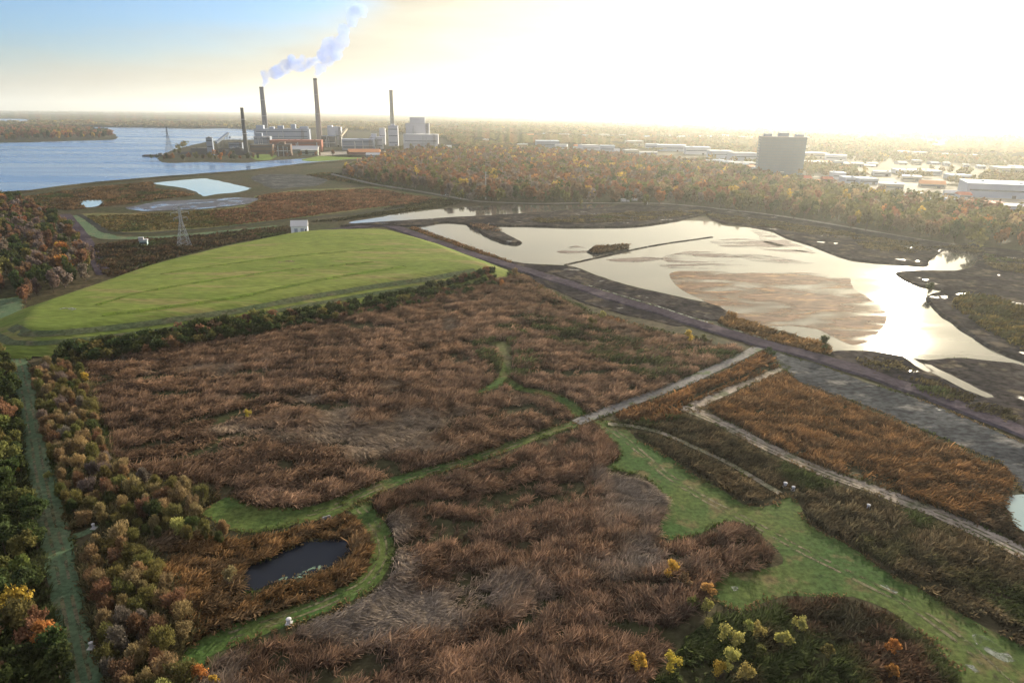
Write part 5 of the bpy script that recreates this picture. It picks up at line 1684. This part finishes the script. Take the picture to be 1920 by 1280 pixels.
point = sheet('headland', POINT_PX, GROUND, .5, 'low wooded headland reaching into the river', rough=6, step=25, cut=False, skirt=4)
PP = thin(grid_in(GP([(-40, 265), (60, 264), (130, 262), (190, 260.5), (212, 259), (205, 251), (170, 245), (120, 241), (60, 239.5), (-40, 239.5)], 0), 14, rgT), 26, rgT)
near = np.argsort(PP[:, 1])
for i in near[:110]:
    t = pick({'rust red': 5, 'orange': 1, 'dark green': 4, 'olive': 3, 'brown': 3, 'golden': .5})
    x, y = proj((PP[i][0], PP[i][1], 8))
    plant('shore_tree', FORK[int(rgT.integers(8))], PP[i], .5, f"{t} tree on the wooded headland in the river, {'at its tip' if x > 150 else 'in its middle' if x > 70 else 'at the edge of the picture'}", 'tree',
          'trees on the wooded headland', random.uniform(1.0, 1.5), t)
if len(near) > 110:
    q = PP[near[110:]]
    tree_mass('woodland', q, rgT.uniform(14, 22, len(q)), rgT.uniform(9, 13, len(q)), np.array([TONE[pick({'rust red': 4, 'dark green': 4, 'olive': 3, 'brown': 3})] for _ in q]), 50, 4.5, 'back of the woods on the headland', 61, 'woodland')
# trees along the plant's shore
for px, n_, lb in (([(304, 299.5), (330, 301), (380, 299.5), (430, 300.5), (455, 301)], 26, 'on the plant shore between coal heaps and water'), ([(470, 299), (560, 294.5), (640, 290.5)], 14, 'between the plant lawns and the channel'), ([(330, 292), (350, 286), (385, 290), (420, 296), (455, 298)], 14, 'among the coal sheds by the river')):
    L = along(px, 8, 9)
    for p in random.sample(L, min(n_, len(L))):
        t = pick({'rust red': 3, 'orange': 1.3, 'dark green': 4, 'olive': 4, 'brown': 3})
        plant('shore_tree', FORK[int(rgT.integers(8))], p, 0, f'{t} tree {lb}', 'tree', 'trees along the plant shore', random.uniform(.55, .95), t)
L = along([(720, 297), (760, 287), (800, 282), (846, 284)], 12, 8)
for p in L:
    t = pick({'rust red': 2, 'bare grey': 3, 'olive': 3, 'brown': 3})
    plant('shore_tree', FORK[int(rgT.integers(8))], p, 0, f'{t} tree at the foot of the huge white boiler block', 'tree', 'trees by the white boiler block', random.uniform(.7, 1.1), t)

# suburb woods: single crowns, thinning out with distance
rr = 1150 * np.exp(rgT.uniform(0, math.log(5.2), 26000))
aa = rgT.uniform(R(-44), R(52), 26000)
Q = np.stack([rr * np.sin(aa), rr * np.cos(aa)], 1)
ok = free_of_built(Q, 2) & ~pip(Q, fp) & (fbm(Q[:, 0] / 260, Q[:, 1] / 420, 3, 77) > .40) & (Q[:, 1] > 900)
for poly in VIS:
    ok &= ~pip(Q, poly)
ok &= ~np.array([a_ < 730 and b_ > 298 for a_, b_ in (proj((p[0], p[1], 0)) for p in Q)])
ok &= ~pip(Q, GP([(1556, 340), (1640, 334), (1765, 336), (1765, 350), (1690, 364), (1600, 358)])) & ~pip(Q, GP([(1770, 356), (1930, 366), (1930, 402), (1800, 396)])) & ~pip(Q, GP([(600, 330), (600, 290), (720, 292), (690, 330)]))
Q = Q[ok]
d = np.hypot(*Q.T)
xs = np.array([proj((p[0], p[1], 8))[0] for p in Q])
tn = np.array([TONE[pick({'olive': 5, 'green': 2, 'tan': 3, 'brown': 3, 'rust red': 1.6 if x < 1250 else .7, 'orange': .5, 'golden': .6})] for x in xs])
tn = tn * .5 + np.array((.135, .12, .05)) * .5  # mean tone mixed in: softness of distant haze painted into the crowns
big = np.clip(d / 1800, .85, 2.2)
tree_mass('suburb_trees', Q, rgT.uniform(9, 15, len(Q)) * np.sqrt(big), rgT.uniform(5, 8, len(Q)) * big, tn, 34, 3.4 * big, 'olive and rust treetops among the distant town roofs', 71, 'trees')


def far_woods():
    rad = 1700 * np.exp(np.linspace(0, math.log(34000 / 1700), 190))
    az = np.linspace(R(-62), R(62), 1000)
    Rr, A = np.meshgrid(rad, az, indexing='ij')
    X, Y = Rr * np.sin(A), Rr * np.cos(A)
    X = X + (vn(Rr / 7, A * 900, 3) - .5) * Rr * .002
    P = np.stack([X.ravel(), Y.ravel()], 1)
    sc = np.clip(Rr.ravel() / 2500, .8, 8)
    bump = vn(P[:, 0] / (16 * sc), P[:, 1] / (16 * sc), 5) * .6 + vn(P[:, 0] / (7 * sc), P[:, 1] / (7 * sc), 6) * .4
    wood = np.clip((fbm(P[:, 0] / 420, P[:, 1] / 700, 4, 8) - .40) / .06, 0, 1)
    roll = 55 * np.clip((Rr.ravel() - 9000) / 20000, 0, 1) * fbm(P[:, 0] / 5200, P[:, 1] / 5200, 3, 12)
    h = wood * (5 + 13 * bump) - .6 * (1 - wood) + roll
    okc = free_of_built(P, 6) & (wood > 0) & ~pip(P, fp) & ~pip(P, GP(POINT_PX))
    n, m = Rr.shape
    idx = np.arange(n * m).reshape(n, m)
    q = np.stack([idx[:-1, :-1], idx[:-1, 1:], idx[1:, 1:], idx[1:, :-1]], -1).reshape(-1, 4)
    q = q[okc[q].all(1)]
    pal = np.array([TONE[k] for k in ('olive', 'brown', 'dark green', 'rust red', 'tan', 'olive')])
    c0 = P[q].mean(1)
    s2 = np.clip(np.hypot(*c0.T) / 2500, .8, 8)
    k = (np.clip(_hash(np.floor(c0[:, 0] / (14 * s2)), np.floor(c0[:, 1] / (14 * s2)), 4), 0, .999) * 6).astype(int)
    col = np.ones((len(q), 4))
    col[:, :3] = (pal[k] * .5 + np.array((.13, .115, .05)) * .5) * np.random.default_rng(3).uniform(.7, 1.25, (len(q), 1))  # blended towards one mean tone, haze painted into the foliage colour
    used, inv = np.unique(q, return_inverse=True)
    V = np.column_stack([P, h])[used]
    me = np_mesh('far_woods', V, inv.reshape(-1, 4), 4, {'col': ('FLOAT_COLOR', col)})
    me.materials.append(LEAFC)
    tag(link('far_woods', me), 'endless autumn woods fading towards the horizon', 'woods', None, 'stuff')


far_woods()


# ------------------------------------------------------------------ smoke from the two working stacks
def smoke(label, base, path, seed, dens, gaps=()):
    """puffs along a line of photo points at the stack's own distance, merged into one soft-edged volume"""
    rg = np.random.default_rng(seed)
    (bx, by), Hh = base
    dist = math.hypot(bx, by)
    fw = np.array((bx, by)) / dist
    pts = []
    for x, y, r in path:
        d = ray(x, y)
        t = (bx * fw[0] + by * fw[1]) / (d.x * fw[0] + d.y * fw[1])
        pts.append((d.x * t, d.y * t, CAM_H + d.z * t, r * dist / F * 1.02))
    pts = np.array(pts)
    V, Fc = [], []
    import bmesh
    bm = bmesh.new()
    bmesh.ops.create_icosphere(bm, subdivisions=3, radius=1)
    sv = np.array([v.co[:] for v in bm.verts])
    sf = np.array([[v.index for v in f.verts] for f in bm.faces])
    bm.free()
    off = 0
    for a, b in zip(pts[:-1], pts[1:]):
        L = np.linalg.norm(b[:3] - a[:3])
        n = max(2, int(L / (.55 * (a[3] + b[3]) / 2)))
        for i in range(n):
            t = (i + rg.uniform(0, .6)) / n
            c = a + (b - a) * t
            for _ in range(3):
                r = c[3] * rg.uniform(.45, .85)
                o = rg.normal(0, .38, 3) * c[3]
                wv = sv * (1 + .55 * (vn(sv[:, 0] * 2.2 + rg.uniform(0, 99), sv[:, 1] * 2.2 + sv[:, 2] * 2.9, seed) - .5))[:, None]
                V.append(wv * r + c[:3] + o)
                Fc.append(sf + off)
                off += len(sv)
    me = np_mesh('smoke_plume', np.concatenate(V), np.concatenate(Fc), 3)
    o = bpy.data.objects.new('smoke_plume', me)
    C.objects.link(o)
    rm = o.modifiers.new('merge', 'REMESH')
    rm.mode, rm.voxel_size = 'VOXEL', 2.2
    m, t, out = new_mat('smoke')
    pv = t.nodes.new('ShaderNodeVolumePrincipled')
    pv.inputs['Color'].default_value = (.32, .46, .90, 1)
    pv.inputs['Density'].default_value = dens
    pv.inputs['Anisotropy'].default_value = 0.5
    t.links.new(M(t, 'MULTIPLY', SMOOTH(t, pos_noise(t, .045, 4, .6), 0.22, 0.82), dens), pv.inputs['Density'])
    t.links.new(pv.outputs[0], out.inputs['Volume'])
    me.materials.append(m)
    tag(o, label, 'smoke plume', None, 'thing')


smoke('low plume of bluish smoke drifting from the left chimney', S1, [(494, 162, 3.2), (497, 151, 6), (505, 139, 9), (518, 129, 12), (533, 124, 11), (548, 121, 10), (562, 117, 10), (575, 118, 9), (588, 115, 8), (600, 109, 6)], 1, .065)
smoke('tall plume of bluish smoke climbing from the tallest chimney', S2, [(595, 146, 3), (598, 133, 7), (604, 118, 11), (612, 103, 15), (622, 93, 17), (634, 88, 14), (642, 76, 12), (647, 62, 11), (652, 52, 9), (660, 40, 8), (664, 28, 12), (668, 22, 13), (674, 16, 6)], 2, .05)

# ------------------------------------------------------------------ haze
m, t, out = new_mat('haze_air')
pv = t.nodes.new('ShaderNodeVolumePrincipled')
pv.inputs['Color'].default_value = (.90, .93, .90, 1)
pv.inputs['Density'].default_value = 0.58e-4
pv.inputs['Anisotropy'].default_value = 0.64
t.links.new(pv.outputs[0], out.inputs['Volume'])
hb = MB().box(-41000, 41000, -41000, 41000, -1.2, 480).build('haze', m)
tag(hb, 'thin pale haze over the whole valley', 'haze', None, 'stuff')
